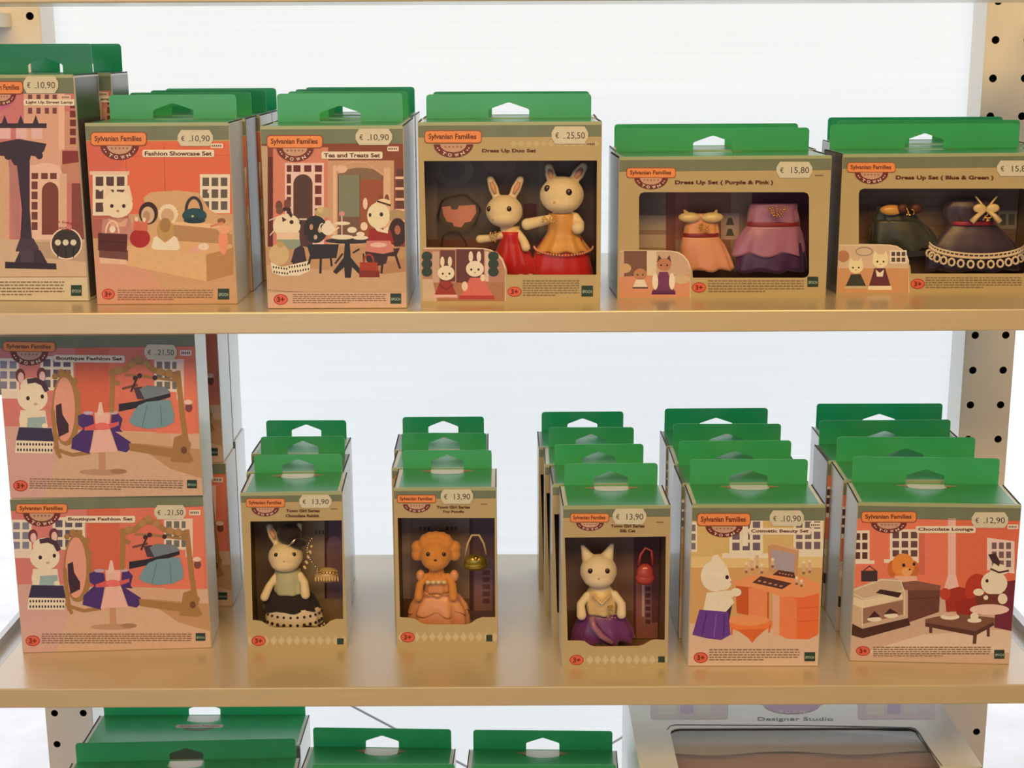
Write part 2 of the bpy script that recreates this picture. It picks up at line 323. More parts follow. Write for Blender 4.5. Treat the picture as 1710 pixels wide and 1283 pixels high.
class Box:
    def __init__(s, W, D, H, T, O, ang, name='toy_box', window=None, side=WHITECARD, lidbadge='cut', **props):
        s.W, s.D, s.H, s.T, s.ang = W, D, H, T, ang; s.O = np.array([float(k) for k in O])
        s.root = empty(name, s.O, ang, **props)
        if isinstance(T, tuple): T = s.T = float(at_y(T[0], T[1], s.O[1]+D*math.cos(ang))[2]-s.O[2]-H)
        s.ex = np.array([math.cos(ang), math.sin(ang), 0]); s.ny = np.array([-math.sin(ang), math.cos(ang), 0])
        x = W/2; t = .0007
        q = MB()
        if window is None:
            q.box((-x, 0, 0), (x, D, H), WHITECARD, .0009)
            if side is not WHITECARD:
                for sx in (-1, 1): q.box((sx*(x+.0001)-.0001, .003, .003), (sx*(x+.0001)+.0001, D-.003, H-.002), side)
            q.build('carton', s.root)
            q = MB(); q.box((-x+.0004, -.0003, .0004), (x-.0004, .0003, H-.0004), CREAM); q.build('front_panel', s.root)
        else:
            for a, b, M in (((-x, D-t, 0), (x, D, H), WHITECARD), ((-x, 0, 0), (x, D, t), WHITECARD), ((-x, 0, H-t), (x, D, H), WHITECARD),
                            ((-x, 0, 0), (-x+t, D, H), side), ((x-t, 0, 0), (x, D, H), side)): q.box(a, b, M)
            for a, b in (((-x+t, D-2*t, t), (x-t, D-t-.0001, H-t)), ((-x+t+.0001, t, t), (-x+2*t, D-t, H-t)), ((x-2*t, t, t), (x-t-.0001, D-t, H-t)), ((-x+t, t, t+.0001), (x-t, D-t, 2*t)), ((-x+t, t, H-2*t), (x-t, D-t, H-t-.0001))): q.box(a, b, INSIDE)
            q.build('carton', s.root)
            hole = [s.tf(px, py) for px, py in window]
            q = MB(); q.plate([(-x, 0), (x, 0), (x, H), (-x, H)], [hole], CREAM, lambda u, w, tt: (u, tt-.0003, w), .0007); q.build('front_panel', s.root)
            q = MB(); us = [p[0] for p in hole]; wsx = [p[1] for p in hole]; u0, u1, w0, w1 = max(min(us)-.002, -x+.001), min(max(us)+.002, x-.001), min(wsx)-.002, max(wsx)+.002
            n = 14; vs = []; fs = []
            for j in range(n+1):
                for i in range(n+1):
                    vs.append((u0+(u1-u0)*i/n, .0012+.0005*math.sin(i*1.1+j*.35)*math.sin(math.pi*i/n)*math.sin(math.pi*j/n), w0+(w1-w0)*j/n))
            for j in range(n):
                for i in range(n): a = j*(n+1)+i; fs.append((a, a+1, a+n+2, a+n+1))
            q.add(vs, fs, FILM, True); q.build('window_film', s.root)
        if T:
            # lid with its notch, then the hang tab rising from the rear fold
            q = MB(); hw = x-.005; k = min(.0185, W*.165)
            notch = [(-k, D-.0008), (-k, D-.014)] + [(k*math.cos(math.radians(a)), D-.014-.006*math.sin(math.radians(a))) for a in range(165, 0, -30)] + [(k, D-.014), (k, D-.0008)]
            q.plate([(-hw, .003), (hw, .003), (hw, D)] + [(k, D)] + notch[::-1] + [(-k, D), (-hw, D)], [], GREEN, lambda u, w, tt: (u, w, H+.0008-tt), .0006)
            q.box((-x+.0005, -.0007, H-.0022), (x-.0005, .003, H+.0007), mat('pale_green_card', (.42, .52, .34), .35, coat=.3))
            q.build('lid', s.root)
            gd = mat('dark_gap_shade', (.02, .03, .025), .6)
            for sx in (-1, 1): q = MB(); q.box((sx*(x-.0006)-.0005, .002, H-.0001), (sx*(x-.0006)+.0005, D-.002, H+.0009), gd); q.build('gap_shade', s.root)  # thin dark strips put in for the shade in the gaps beside the lid
            q = MB(); o, h = tab_outline(W, T); q.plate(o, h, GREEN, lambda u, w, tt: (u, D-.0006+tt, H+w), .0006); s.tab = q.build('hang_tab', s.root)
            pr = Print(lambda u, v: (u, v), (-1, -1, 1, 1)); b = MB()
            cb = (176, 120, 84)
            if lidbadge == 'cut':
                for sx in (-1, 1):
                    pr.P(cb, sx*k, D-.0125, sx*(k+.010), D-.010, sx*(k+.0105), D-.0085, sx*k, D-.006)
                    pr.P((120, 60, 44), sx*k, D-.0165, sx*(k+.006), D-.0128, sx*k, D-.0130)
                pr.P((104, 120, 62), -.015, D-.0222, .015, D-.0222, .013, D-.0212, -.013, D-.0212)
            else:
                pr.P((196, 150, 116), -.028, D-.030, -.026, D-.026, .026, D-.026, .028, D-.030, .026, D-.034, -.026, D-.034)
                pr.pts((96, 92, 60), ell(0, D-.034, .018, -.008, 12, 0, 180)); pr.pts(GREEN, ell(0, D-.034, .010, -.003, 12, 0, 180))
                v, f, bb = text_mesh('Sylvanian Families', .018)
                yy = pr.layer([(-.024, D-.033), (.024, D-.027)])
                pr.mb.add([((px-(bb[0]+bb[2])/2)/(bb[2]-bb[0])*.046, yy, D-.030+(py-(bb[1]+bb[3])/2)/(bb[3]-bb[1])*.005) for px, py in v], f, ink((130, 40, 24)))
            for i, v in enumerate(pr.mb.v): pr.mb.v[i] = (v[0], v[2], H+.0008-v[1])
            pr.build('lid_badge', s.root)
    def tf(s, px, py):
        d = ray(px, py); n = np.array([math.sin(s.ang), -math.cos(s.ang), 0]); t = ((s.O-CAM)@n)/(d@n); P = CAM+d*t-s.O
        return (float(P@s.ex), float(P[2]))
    def pr(s, y0=-.0003, base=0): return Print(s.tf, (-s.W/2+.0006, .0006, s.W/2-.0006, s.H-.0006), y0, base=base)
    def inside(s, depth):
        """a print on a card standing `depth` behind the face"""
        O2 = s.O + s.ny*depth
        def tf(px, py):
            d = ray(px, py); n = np.array([math.sin(s.ang), -math.cos(s.ang), 0]); t = ((O2-CAM)@n)/(d@n); P = CAM+d*t-O2
            return (float(P@s.ex), float(P[2]))
        return Print(tf, (-s.W/2+.0022, .0022, s.W/2-.0022, s.H-.0022), depth)
    def header(s, hpx, foot=None):
        """sage band along the top edge"""
        q = MB(); w0 = s.tf((0), hpx)[1] if isinstance(hpx, (int, float)) else hpx[0]
        w0 = s.tf(*s.mid, )[1] if False else w0
        q.box((-s.W/2+.0005, -.00036, w0), (s.W/2-.0005, -.0003, s.H-.0006), HEAD); q.box((-s.W/2+.0005, -.0004, w0-.0006), (s.W/2-.0005, -.0003, w0), ink((112, 100, 66)))
        q.build('header_band', s.root)
def front(z, bl, br, tc=None):
    a = at_z(*bl, z); b = at_z(*br, z); c = (a+b)/2; w = float(np.linalg.norm(b-a))
    if tc: c[0] = (c[0]+at_y(*tc, c[1])[0])/2
    return c, math.atan2(b[1]-a[1], b[0]-a[0]), w
ZU = .3525
TOY = 'toy box'
def finish(bx, pics, hb, lg, tt, st, ag=None, sm=None, mk=None, cd_=None, thin=False):
    """the parts every front shares"""
    bx.header((bx.H*(1-hb),))
    p = bx.pr(base=24); logo(p, *lg); p.build('logo_badge', bx.root)
    p = bx.pr(base=20)
    for t in tt: title(p, *t)
    p.build('title_print', bx.root)
    p = bx.pr(base=36); sticker(p, *st); p.build('price_sticker', bx.root, label='cream price sticker')
    if ag: p = bx.pr(base=20); age(p, *ag); p.build('age_badge', bx.root)
    if sm: p = bx.pr(base=20); small(p, *sm); p.build('small_print', bx.root)
    if mk: p = bx.pr(base=20); maker(p, *mk); p.build('maker_badge', bx.root)
    if cd_: p = bx.pr(base=22); code(p, *cd_); p.build('item_code', bx.root)
def row(bx, spots, labels, group, darks=()):
    """the boxes standing behind: copies of the front one"""
    for i, ((x, y, a), lb) in enumerate(zip(spots, labels)):
        c = copy_tree(bx.root); c.location = (float(x), float(y), float(bx.O[2])); c.rotation_euler = (0, 0, a); c['label'] = lb; c['group'] = group
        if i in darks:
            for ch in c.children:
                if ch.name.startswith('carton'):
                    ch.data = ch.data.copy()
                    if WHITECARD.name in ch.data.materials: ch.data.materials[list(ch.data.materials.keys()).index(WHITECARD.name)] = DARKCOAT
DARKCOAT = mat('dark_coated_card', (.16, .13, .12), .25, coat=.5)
def tabs(bx, tops, angs=None, sh=0):
    """stand copies so that their tab tops line up with the measured ones"""
    z = bx.O[2]+bx.H+bx.T; out = []
    for i, t in enumerate(tops):
        P = at_z(*t, z); P[0] += sh; out.append([P[0], P[1]-bx.D, (angs or [0]*9)[i]])
    last = bx.O[1]+abs(math.sin(bx.ang))*bx.W/2
    for o in out:
        o[1] = max(o[1], last+bx.D+.0006+abs(math.sin(o[2]))*bx.W/2); last = o[1]+abs(math.sin(o[2]))*bx.W/2
    return out
GR = {'A': 'street lamp boxes at the left end of the upper shelf', 'B': 'counter-picture boxes on the upper shelf', 'C': 'tea-table-picture boxes on the upper shelf',
      'D': 'two-doll window boxes on the upper shelf', 'E': 'pink and purple dress boxes', 'F': 'blue and green dress boxes', 'G': 'mirror-picture boxes stacked at the left of the lower shelf',
      'H': 'single-doll boxes in the beret doll row', 'I': 'single-doll boxes in the poodle doll row', 'J': 'single-doll boxes in the cat doll row', 'K': 'vanity-desk-picture boxes', 'L': 'lounge-picture boxes',
      'M': 'wide green-topped boxes on the bottom shelf', 'N': 'narrower green-topped boxes on the bottom shelf'}
DK = (52, 34, 34)
# ---- small drawn figures used in the printed pictures
def g_head(p, x, y, r, c, ears='cat', e=(44, 24, 24), ec=None, look=0):
    ec = ec or c
    if ears == 'rabbit':
        for s in (-1, 1): p.pts(ec, [(x+s*r*.45+a*.9, y-r*1.35+b) for a, b in ell(0, 0, r*.28, r*.62, 12)])
    elif ears == 'cat':
        for s in (-1, 1): p.P(ec, x+s*r*.25, y-r*.7, x+s*r*.75, y-r*1.35, x+s*r*1.0, y-r*.3)
    elif ears == 'dog':
        for s in (-1, 1): p.E(x+s*r*.95, y+r*.05, r*.38, r*.65, ec)
    p.E(x, y, r, r*.88, c)
    for s in (-1, 1): p.E(x+s*r*.4+look, y+r*.08, r*.12, r*.13, e)
    p.E(x+look, y+r*.42, r*.10, r*.08, (190, 110, 96))
def g_dress(p, x, y0, y1, w0, w1, c, hem=None):
    p.P(c, x-w0, y0, x+w0, y0, x+w1, y1, x-w1, y1)
    if hem: p.P(hem, x-w1*.96, y1-(y1-y0)*.18, x+w1*.96, y1-(y1-y0)*.18, x+w1, y1, x-w1, y1)
# ================================================================= B counter with hats and bags
c, a, w = front(ZU, (163, 509), (392, 508), (264, 210)); DEP = .066
B = Box(.126, DEP, .160, (310, 158), c, a, side=WHITECARD, label='toy box printed with hats and handbags on a tan shop counter', category=TOY, group=GR['B'])
p = B.pr(); R, P, E_, S = p.R, p.P, p.E, p.S
R(120, 236, 410, 372, (216, 96, 58)); R(120, 236, 206, 372, (206, 92, 66)); S((170, 66, 40), 1, 274, 244, 276, 330); S((184, 76, 48), 1, 210, 262, 214, 330); S((190, 80, 50), .8, 206, 262, 390, 259)
R(120, 358, 410, 520, (198, 142, 96)); P((206, 138, 104), 120, 420, 240, 440, 300, 520, 120, 520); R(120, 352, 215, 398, (170, 86, 66))
panes(p, 155, 289, 213, 360, 3, 3); P((222, 176, 140), 150, 286, 216, 286, 216, 292, 150, 292); panes(p, 334, 291, 384, 356, 3, 3, pn=(96, 78, 60))
for x, y in ((168, 316), (350, 320)): E_(x, y, 3.5, 3.5, (232, 196, 168))
P((206, 150, 98), 240, 330, 252, 321, 296, 318, 332, 322, 350, 350, 388, 372, 388, 420, 252, 415); P((176, 122, 72), 290, 372, 350, 380, 388, 392, 388, 424, 290, 414)
P((228, 172, 118), 288, 370, 360, 374, 372, 380, 350, 381, 290, 375); P((214, 160, 104), 211, 411, 345, 424, 345, 470, 212, 443); P((178, 120, 66), 344, 424, 390, 412, 390, 458, 346, 470)
P((214, 156, 100), 211, 411, 260, 400, 388, 408, 388, 414, 345, 425)
g_head(p, 197, 342, 25, (236, 196, 152), 'cat', ec=(232, 186, 146)); P((190, 120, 100), 172, 366, 218, 364, 224, 400, 168, 400); P((214, 150, 110), 180, 364, 200, 372, 214, 364, 210, 378, 186, 380)
P((110, 60, 46), 166, 416, 214, 418, 214, 436, 166, 432); P((222, 168, 130), 166, 430, 212, 434, 212, 442, 168, 440)
P((84, 26, 22), 164, 389, 213, 391, 212, 421, 164, 418); S((60, 18, 18), 1.5, 165, 403, 212, 405); p.ring((234, 180, 140), 3, 188, 389, 11, 20, 180, 360); E_(188, 383, 5, 6, (240, 200, 160))
E_(248, 356, 16, 19, (58, 26, 24)); E_(247, 359, 11, 14, (206, 160, 118)); E_(245, 361, 6, 9, (176, 126, 88)); E_(281, 358, 16, 17, (232, 192, 146)); E_(280, 360, 11, 12, (200, 150, 106))
for k in range(9): E_(281+15*math.cos(math.radians(-160+k*20)), 358+15*math.sin(math.radians(-160+k*20)), 2, 2.4, (244, 214, 168))
E_(276, 384, 14, 20, (184, 134, 72)); E_(276, 376, 9, 12, (160, 110, 58)); P((242, 224, 178), 253, 413, 257, 397, 262, 394, 276, 406, 291, 394, 296, 397, 301, 414, 296, 418, 258, 417)
E_(234, 398, 17, 16, (166, 30, 24)); P((206, 96, 66), 222, 384, 224, 364, 236, 372, 247, 366, 246, 386); E_(228, 366, 3, 4, (240, 190, 150)); E_(241, 367, 3, 4, (240, 190, 150))
p.ring((52, 44, 48), 5, 324, 352, 13, 22, 175, 365); E_(325, 360, 20.5, 12.5, (32, 66, 68)); E_(325, 368, 18, 5, (24, 46, 50)); E_(322, 361, 2, 2, (196, 170, 110))
P((216, 150, 116), 309, 420, 322, 412, 346, 406, 349, 414, 336, 423, 312, 423); E_(340, 412, 9, 6, (236, 190, 156)); E_(373, 403, 8, 22, (226, 134, 90)); E_(374, 383, 10, 7, (232, 150, 104)); E_(370, 369, 7, 5, (140, 80, 50)); S((206, 120, 76), 4, 352, 378, 372, 372)
p.build('picture_print', B.root)
finish(B, p, .085, (153, 222, 244, 242, 200, 243, 32, 24), [('Fashion Showcase Set', 298, 256, 112)], (297, 217, 356, 244, '10,90'), (181, 491, 11, 9), (197, 484, 356, 503), (364, 482, 383, 500), (354, 241, 371, 246, (232, 186, 150)))
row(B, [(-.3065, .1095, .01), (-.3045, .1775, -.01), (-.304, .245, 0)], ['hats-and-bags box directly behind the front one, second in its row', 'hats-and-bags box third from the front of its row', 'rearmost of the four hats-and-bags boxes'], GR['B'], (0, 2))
# ================================================================= C tea table
c, a, w = front(ZU, (448, 516), (679, 515), (554, 216))
B = C = Box(.1225, DEP, .158, (569, 156), c, a, label='toy box printed with two dolls at a dark iron tea table', category=TOY, group=GR['C'])
p = C.pr(); R, P, E_, S = p.R, p.P, p.E, p.S
R(420, 240, 700, 430, (132, 60, 36)); R(436, 244, 447, 490, (186, 146, 104)); R(456, 246, 548, 420, (206, 116, 84)); R(448, 262, 456, 440, (92, 30, 20))
R(476, 272, 541, 420, (234, 178, 152))
for i, x in enumerate((482, 495, 513, 531)): R(x-5 if i else x-3, 276, x+7 if i else x+5, 287, (96, 34, 26))
for j in range(6): y = 291+19*j; R(479, y, 486, y+15, (96, 34, 26)); R(526, y, 537, y+14, (110, 42, 30))
E_(506, 307, 16, 16, (82, 46, 34)); R(490, 307, 522, 420, (82, 46, 34))
R(548, 268, 658, 430, (196, 140, 98)); R(556, 276, 562, 430, (220, 166, 122)); R(641, 280, 652, 430, (214, 160, 116)); R(564, 290, 640, 400, (116, 76, 50)); E_(602, 294, 36, 14, (130, 92, 62)); R(566, 292, 601, 362, (122, 116, 84)); R(601, 300, 640, 400, (150, 72, 40)); S((90, 60, 40), 1, 601, 292, 601, 366)
E_(571, 282, 9, 7, (220, 166, 130)); S((206, 150, 112), 3, 572, 276, 590, 270, 612, 272, 640, 292)
for j in range(5): y = 282+18*j; R(662, y, 676, y+12, (92, 50, 36)); R(660, y+13, 676, y+17, (226, 170, 132))
R(420, 412, 700, 487, (186, 132, 86)); P((198, 148, 104), 420, 440, 560, 452, 700, 436, 700, 487, 420, 487); S((120, 80, 50), .8, 447, 484, 480, 487, 530, 489); R(420, 488, 700, 520, (208, 156, 118)); P((176, 120, 76), 620, 440, 690, 430, 690, 452, 640, 458)
E_(540, 355, 14, 9, (186, 150, 96)); E_(535, 350, 5, 5, (206, 166, 110)); E_(662, 360, 16, 10, (170, 130, 86))
# left doll
for s in (0, 14): E_(466+s, 344-s*.2, 6, 9, (112, 60, 46))
E_(479, 377, 23, 20, (238, 196, 152)); P((60, 26, 30), 464, 356, 474, 346, 484, 347, 489, 360, 486, 364, 478, 352); E_(467, 352, 6, 6, (120, 70, 50)); P((76, 26, 22), 471, 362, 479, 367, 472, 371)
E_(487, 371, 3.4, 3.4, (50, 28, 26)); E_(502, 372, 2.4, 3, (50, 28, 26)); S((240, 206, 170), 1.6, 450, 368, 466, 361); S((240, 206, 170), 1.6, 451, 393, 462, 380); S((240, 206, 170), 2.4, 500, 366, 512, 366)
P((140, 138, 110), 464, 396, 500, 396, 503, 416, 462, 416); R(462, 388, 500, 400, (224, 180, 138)); E_(466, 425, 17, 18, (204, 162, 106)); E_(468, 408, 6, 6, (190, 140, 80))
P((56, 36, 40), 486, 437, 492, 416, 502, 410, 508, 414, 512, 436, 490, 441); P((236, 208, 176), 452, 438, 470, 446, 518, 435, 518, 452, 500, 460, 470, 461, 455, 455)
for k in range(14): x = 457+4.4*k; y = 449+2*math.sin(k*.25)-(k*.35 if k > 5 else -k*.2); E_(x, y-3, 1.2, 2, (44, 26, 26)); E_(x+1, y+5, 1.2, 2, (44, 26, 26))
# furniture
K = (42, 34, 32)
E_(527, 383, 20, 23, K); E_(520, 379, 3, 5, (190, 130, 96)); E_(534, 384, 3, 5, (200, 150, 116)); E_(527, 396, 3, 4, (200, 150, 116)); P(K, 512, 408, 566, 408, 562, 431, 520, 433); S(K, 4, 519, 428, 516, 440); S(K, 4, 536, 430, 535, 456); S(K, 3.5, 552, 428, 554, 444); S((70, 40, 30), 3, 512, 393, 512, 412)
E_(664, 388, 15, 24, (56, 28, 26)); E_(664, 384, 5, 8, (170, 90, 60)); P((60, 30, 26), 612, 420, 668, 414, 662, 428, 618, 428); S((60, 30, 26), 4, 640, 426, 637, 456); S((60, 30, 26), 4, 660, 424, 668, 448); S((60, 30, 26), 3, 607, 424, 608, 440)
P((58, 34, 34), 610, 420, 650, 420, 645, 440, 625, 446, 612, 436)
E_(583, 402, 40, 5, (44, 38, 36)); P(K, 576, 405, 584, 405, 586, 430, 604, 452, 600, 458, 588, 446, 586, 464, 576, 464, 575, 446, 562, 458, 556, 454, 574, 430); S(K, 3, 572, 424, 560, 440); S(K, 3, 590, 422, 600, 416)
E_(548, 382, 11, 11, (236, 208, 176)); E_(548, 371, 5, 3, (236, 208, 176)); p.ring((236, 208, 176), 2, 539, 380, 5, 7, 90, 270, 8); S((236, 208, 176), 2.5, 556, 386, 566, 380); S((228, 180, 160), 2, 571, 358, 571, 396); E_(572, 373, 13, 3, (240, 214, 186)); E_(572, 396, 19, 4, (240, 214, 186)); E_(588, 384, 8, 5, (240, 214, 186)); E_(602, 397, 13, 3.5, (240, 214, 186)); E_(602, 391, 7, 4, (244, 222, 196)); E_(571, 357, 5, 4, (206, 130, 110))
# right doll
for x, y, r in ((610, 340, -.4), (636, 336, .2), (646, 334, .2)): p.pts((232, 180, 140) if x == 610 else (130, 60, 40), [(x+q[0], y+q[1]) for q in ell(0, 0, 4, 10, 10)])
E_(632, 360, 19, 22, (240, 198, 148)); E_(640, 338, 12, 6, (236, 190, 140)); S((70, 24, 22), 3, 630, 336, 652, 343); E_(618, 359, 2.2, 3.4, (50, 28, 26)); E_(637, 358, 3, 3.6, (50, 28, 26)); E_(608, 378, 6, 7, (238, 190, 146))
P((150, 34, 26), 617, 382, 652, 384, 658, 404, 652, 412, 614, 408); P((236, 196, 156), 622, 376, 640, 384, 648, 378, 648, 390, 630, 386); P((206, 116, 96), 612, 402, 652, 402, 658, 420, 640, 424, 612, 420); E_(632, 409, 14, 4, (230, 170, 140))
P((164, 52, 26), 601, 438, 630, 438, 634, 462, 600, 463); p.ring((164, 52, 26), 3, 616, 437, 8, 12, 180, 360, 8); P((128, 36, 20), 600, 452, 634, 452, 634, 463, 600, 463)
p.build('picture_print', C.root)
finish(C, p, .088, (447, 227, 538, 246, 493, 247, 31, 23), [('Tea and Treats Set', 588, 259, 94)], (594, 215, 655, 242, '10,90'), (469, 500, 12, 9), (489, 491, 645, 508), (652, 490, 670, 507), (649, 246, 664, 251, (232, 186, 150)))
row(C, [(-.1535, .084, 0), (-.155, .1525, .02), (-.1555, .2205, 0)], ['tea-table box right behind the front one, second in its row', 'tea-table box third from the front of its row', 'rearmost tea-table box, only its tab edge showing'], GR['C'], (1,))
# ================================================================= A street lamp
c, a, w = front(ZU, (-28, 502), (150, 503))
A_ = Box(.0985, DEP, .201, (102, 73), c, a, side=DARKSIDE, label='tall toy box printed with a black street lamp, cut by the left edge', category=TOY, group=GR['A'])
p = A_.pr(); R, P, E_, S = p.R, p.P, p.E, p.S
R(-60, 154, 170, 420, (196, 108, 98)); R(-60, 250, 16, 420, (206, 152, 108)); R(40, 156, 104, 400, (212, 150, 116)); R(98, 156, 108, 250, (226, 166, 130))
for j, y in enumerate((158, 180)):
    for x in (47, 61, 75, 88): R(x, y, x+7, y+10, (110, 60, 54))
R(108, 186, 135, 250, (200, 132, 100))
for j in range(5): R(117, 170+15*j, 127, 181+15*j, (110, 40, 30))
R(104, 252, 134, 275, (130, 46, 40)); P((190, 120, 90), 102, 275, 138, 270, 138, 300, 120, 306, 104, 302); R(120, 306, 146, 402, (128, 62, 46))
R(49, 276, 101, 404, (226, 172, 138)); E_(76, 290, 28, 18, (226, 172, 138))
for x in (53, 69, 84): R(x, 289, x+11, 299, (112, 54, 42))
for j in range(5): R(53, 303+17*j, 63, 316+17*j, (112, 54, 42))
E_(84, 320, 14, 16, (120, 58, 42)); R(70, 320, 98, 392, (120, 58, 42)); P((178, 110, 96), 14, 262, 34, 262, 32, 420, 24, 420)
R(100, 290, 112, 400, (214, 158, 122)); R(-60, 400, 170, 520, (202, 160, 120)); P((180, 140, 104), 60, 404, 170, 404, 170, 440, 60, 430); S((120, 90, 66), .8, -40, 463, 150, 462); R(-60, 464, 170, 520, (206, 176, 136)); P((190, 92, 116), -40, 160, 28, 158, 20, 176, -10, 190, -40, 186)
L = (58, 40, 48)
for x in (8, 35, 60): P(L, x-13, 212, x-5, 206, x, 192, x+5, 206, x+14, 212)
R(-8, 206, 78, 214, L)
for x in (9, 36, 62): R(x-9, 214, x+9, 232, (222, 166, 150))
P(L, -10, 240, 30, 232, 78, 240, 74, 252, 64, 262, 52, 260, 48, 276, 24, 276, 16, 262, 0, 260, -10, 252); E_(14, 262, 6, 5, L); E_(66, 260, 6, 6, L); P(L, 28, 270, 50, 270, 50, 350, 54, 402, 34, 402, 37, 350)
P((70, 50, 58), 34, 398, 56, 398, 64, 412, 66, 420, 26, 420, 30, 408); P(L, 34, 418, 68, 418, 80, 440, 24, 440); P((76, 56, 62), 34, 420, 46, 416, 58, 420, 56, 440, 36, 440); P((48, 32, 38), 9, 437, 94, 440, 95, 450, 9, 448)
E_(111, 407, 27, 27, (226, 186, 150)); E_(111, 407, 24.5, 24.5, (56, 44, 36))
for x in (97, 110, 123): E_(x, 405, 5, 5, (216, 190, 150)); R(x-1, 411, x+1, 430, (30, 24, 20))
p.T('Two light-up', 108, 372, 54, 6, (150, 40, 34), .02, .16); p.T('modes!', 108, 381, 28, 6, (150, 40, 34), .02, .12)
p.build('picture_print', A_.root)
finish(A_, p, .075, (-31, 137, 38, 156, 3, 158, 24, 18), [('Light Up Street Lamp', 83, 171, 78, 6)], (40, 127, 98, 156, '10,90'), None, (-20, 470, 108, 496), (119, 476, 137, 494), (104, 160, 117, 165, (226, 172, 140)))
row(A_, [(-.4215, .1385, .015)], ['second street lamp box, behind the cut-off front one'], GR['A'])
# ================================================================= G mirror set
def boutique(c, a, lab):
    b = Box(.183, .058, .1577, 0, c, a, label=lab, category=TOY, group=GR['G'])
    b.H = .1577; return b
cl, al, _ = front(0, (39, 1091), (352, 1082))
G = boutique(cl, al, 'toy box printed with a gold mirror and purple dress, bottom of the front stack')
p = G.pr(); R, P, E_, S = p.R, p.P, p.E, p.S
R(0, 846, 370, 984, (214, 106, 78)); R(0, 846, 150, 984, (206, 112, 96)); P((206, 156, 118), 0, 976, 370, 984, 370, 1100, 0, 1100); P((206, 150, 128), 0, 976, 130, 976, 90, 1100, 0, 1100); P((186, 130, 84), 240, 1000, 370, 1010, 370, 1060, 300, 1040)
R(145, 850, 200, 980, (206, 92, 60)); R(276, 846, 340, 984, (222, 110, 78))
panes(p, 18, 868, 53, 921, 2, 3, (226, 196, 190), (126, 116, 124)); panes(p, 88, 864, 142, 918, 3, 3, (226, 196, 180), (92, 76, 84)); panes(p, 274, 866, 316, 918, 3, 3, (226, 190, 160), (110, 100, 84)); R(22, 920, 56, 932, (224, 190, 180)); R(310, 866, 322, 930, (226, 180, 150))
# round mirror on its stand
GO = (160, 108, 56); E_(130, 948, 24, 58, GO); E_(127, 948, 17.5, 51, (220, 142, 110)); P((62, 34, 44), 113, 942, 122, 938, 124, 956, 134, 972, 134, 984, 118, 992, 114, 970); S(GO, 7, 108, 950, 112, 990, 116, 1018); S(GO, 6, 114, 1012, 140, 1020, 168, 1016); S(GO, 6, 112, 1008, 120, 1024)
for x, y, r in ((112, 896, 5), (122, 890, 6), (133, 890, 5), (145, 903, 5), (150, 922, 4)): E_(x, y, r, r, GO)
# rabbit figure
for x, y in ((55, 895), (90, 893)): E_(x, y, 8, 11, (108, 48, 48)); E_(x+1, y+3, 5, 8, (226, 170, 150))
E_(75, 930, 25, 22, (240, 204, 172)); E_(75, 912, 20, 14, (240, 204, 172)); S((70, 42, 52), 8, 68, 904, 80, 902, 92, 907, 98, 918); E_(67.5, 931, 3, 3.4, (48, 30, 34)); E_(91, 928, 2.8, 3.4, (48, 30, 34)); E_(80, 940, 3, 2, (206, 140, 130))
P((226, 196, 172), 55, 950, 96, 950, 100, 980, 54, 980); P((150, 160, 144), 66, 962, 96, 960, 98, 978, 66, 978); E_(60, 966, 7, 13, (238, 204, 176)); E_(95, 974, 5, 4, (226, 206, 186))
P((56, 42, 62), 53, 977, 106, 978, 110, 999, 48, 998); P((236, 214, 200), 48, 998, 109, 999, 108, 1018, 46, 1018)
for k in range(12): E_(51+5*k, 1004, 1.5, 2.2, (60, 42, 52)); E_(51+5*k, 1013, 1.5, 2.4, (60, 42, 52))
# purple dress on a stand
R(183, 1010, 194, 1046, (190, 130, 88)); E_(188, 1047, 37, 5, (180, 130, 92)); E_(215, 1045, 14, 4, (160, 110, 74)); V = (72, 40, 92)
P(V, 149, 958, 160, 953, 174, 958, 176, 974, 168, 1018, 138, 1010, 140, 994, 158, 978, 150, 972); P(V, 204, 956, 214, 952, 222, 962, 218, 978, 234, 996, 238, 1006, 228, 1015, 214, 1012, 202, 978)
P((238, 164, 140), 176, 952, 202, 952, 200, 975, 214, 1014, 168, 1016, 178, 976); P((242, 176, 150), 184, 936, 188, 936, 192, 956, 180, 958); P((206, 84, 72), 160, 976, 176, 970, 200, 970, 216, 966, 216, 972, 200, 978, 180, 980, 160, 981); E_(189, 974, 12, 6, (224, 100, 84)); E_(166, 953, 9, 3, (190, 150, 150)); E_(207, 952, 8, 3, (190, 150, 150))
# clothes rack
P((206, 150, 110), 210, 982, 300, 986, 300, 1004, 238, 1000); S(GO, 8, 206, 884, 204, 950); S(GO, 9, 312, 886, 320, 960, 326, 1000); S(GO, 9, 202, 890, 226, 884, 240, 870, 258, 872, 274, 884, 312, 894); S(GO, 4, 226, 892, 260, 894, 308, 900); S(GO, 7, 204, 902, 216, 906)
for x, y in ((216, 884), (238, 874), (248, 866), (262, 874), (284, 886), (298, 888)): E_(x, y, 6, 6, (174, 120, 66))
P(GO, 232, 1000, 304, 1008, 304, 1022, 234, 1012); P(GO, 300, 1028, 306, 990, 322, 984, 334, 1000, 330, 1012, 338, 1026, 330, 1030); E_(322, 1010, 5, 6, (110, 64, 34))
for x, y in ((243, 897), (250, 893), (275, 896)): E_(x, y, 4, 4, (60, 36, 34))
S((112, 66, 44), 4, 222, 914, 246, 908); S((60, 40, 40), 3, 236, 918, 246, 896); P((74, 50, 56), 240, 912, 254, 910, 262, 930, 246, 930); P((112, 114, 112), 250, 914, 262, 908, 292, 910, 300, 918, 292, 930, 260, 934); P((40, 32, 38), 216, 938, 244, 934, 300, 920, 300, 926, 262, 938, 244, 944, 216, 950)
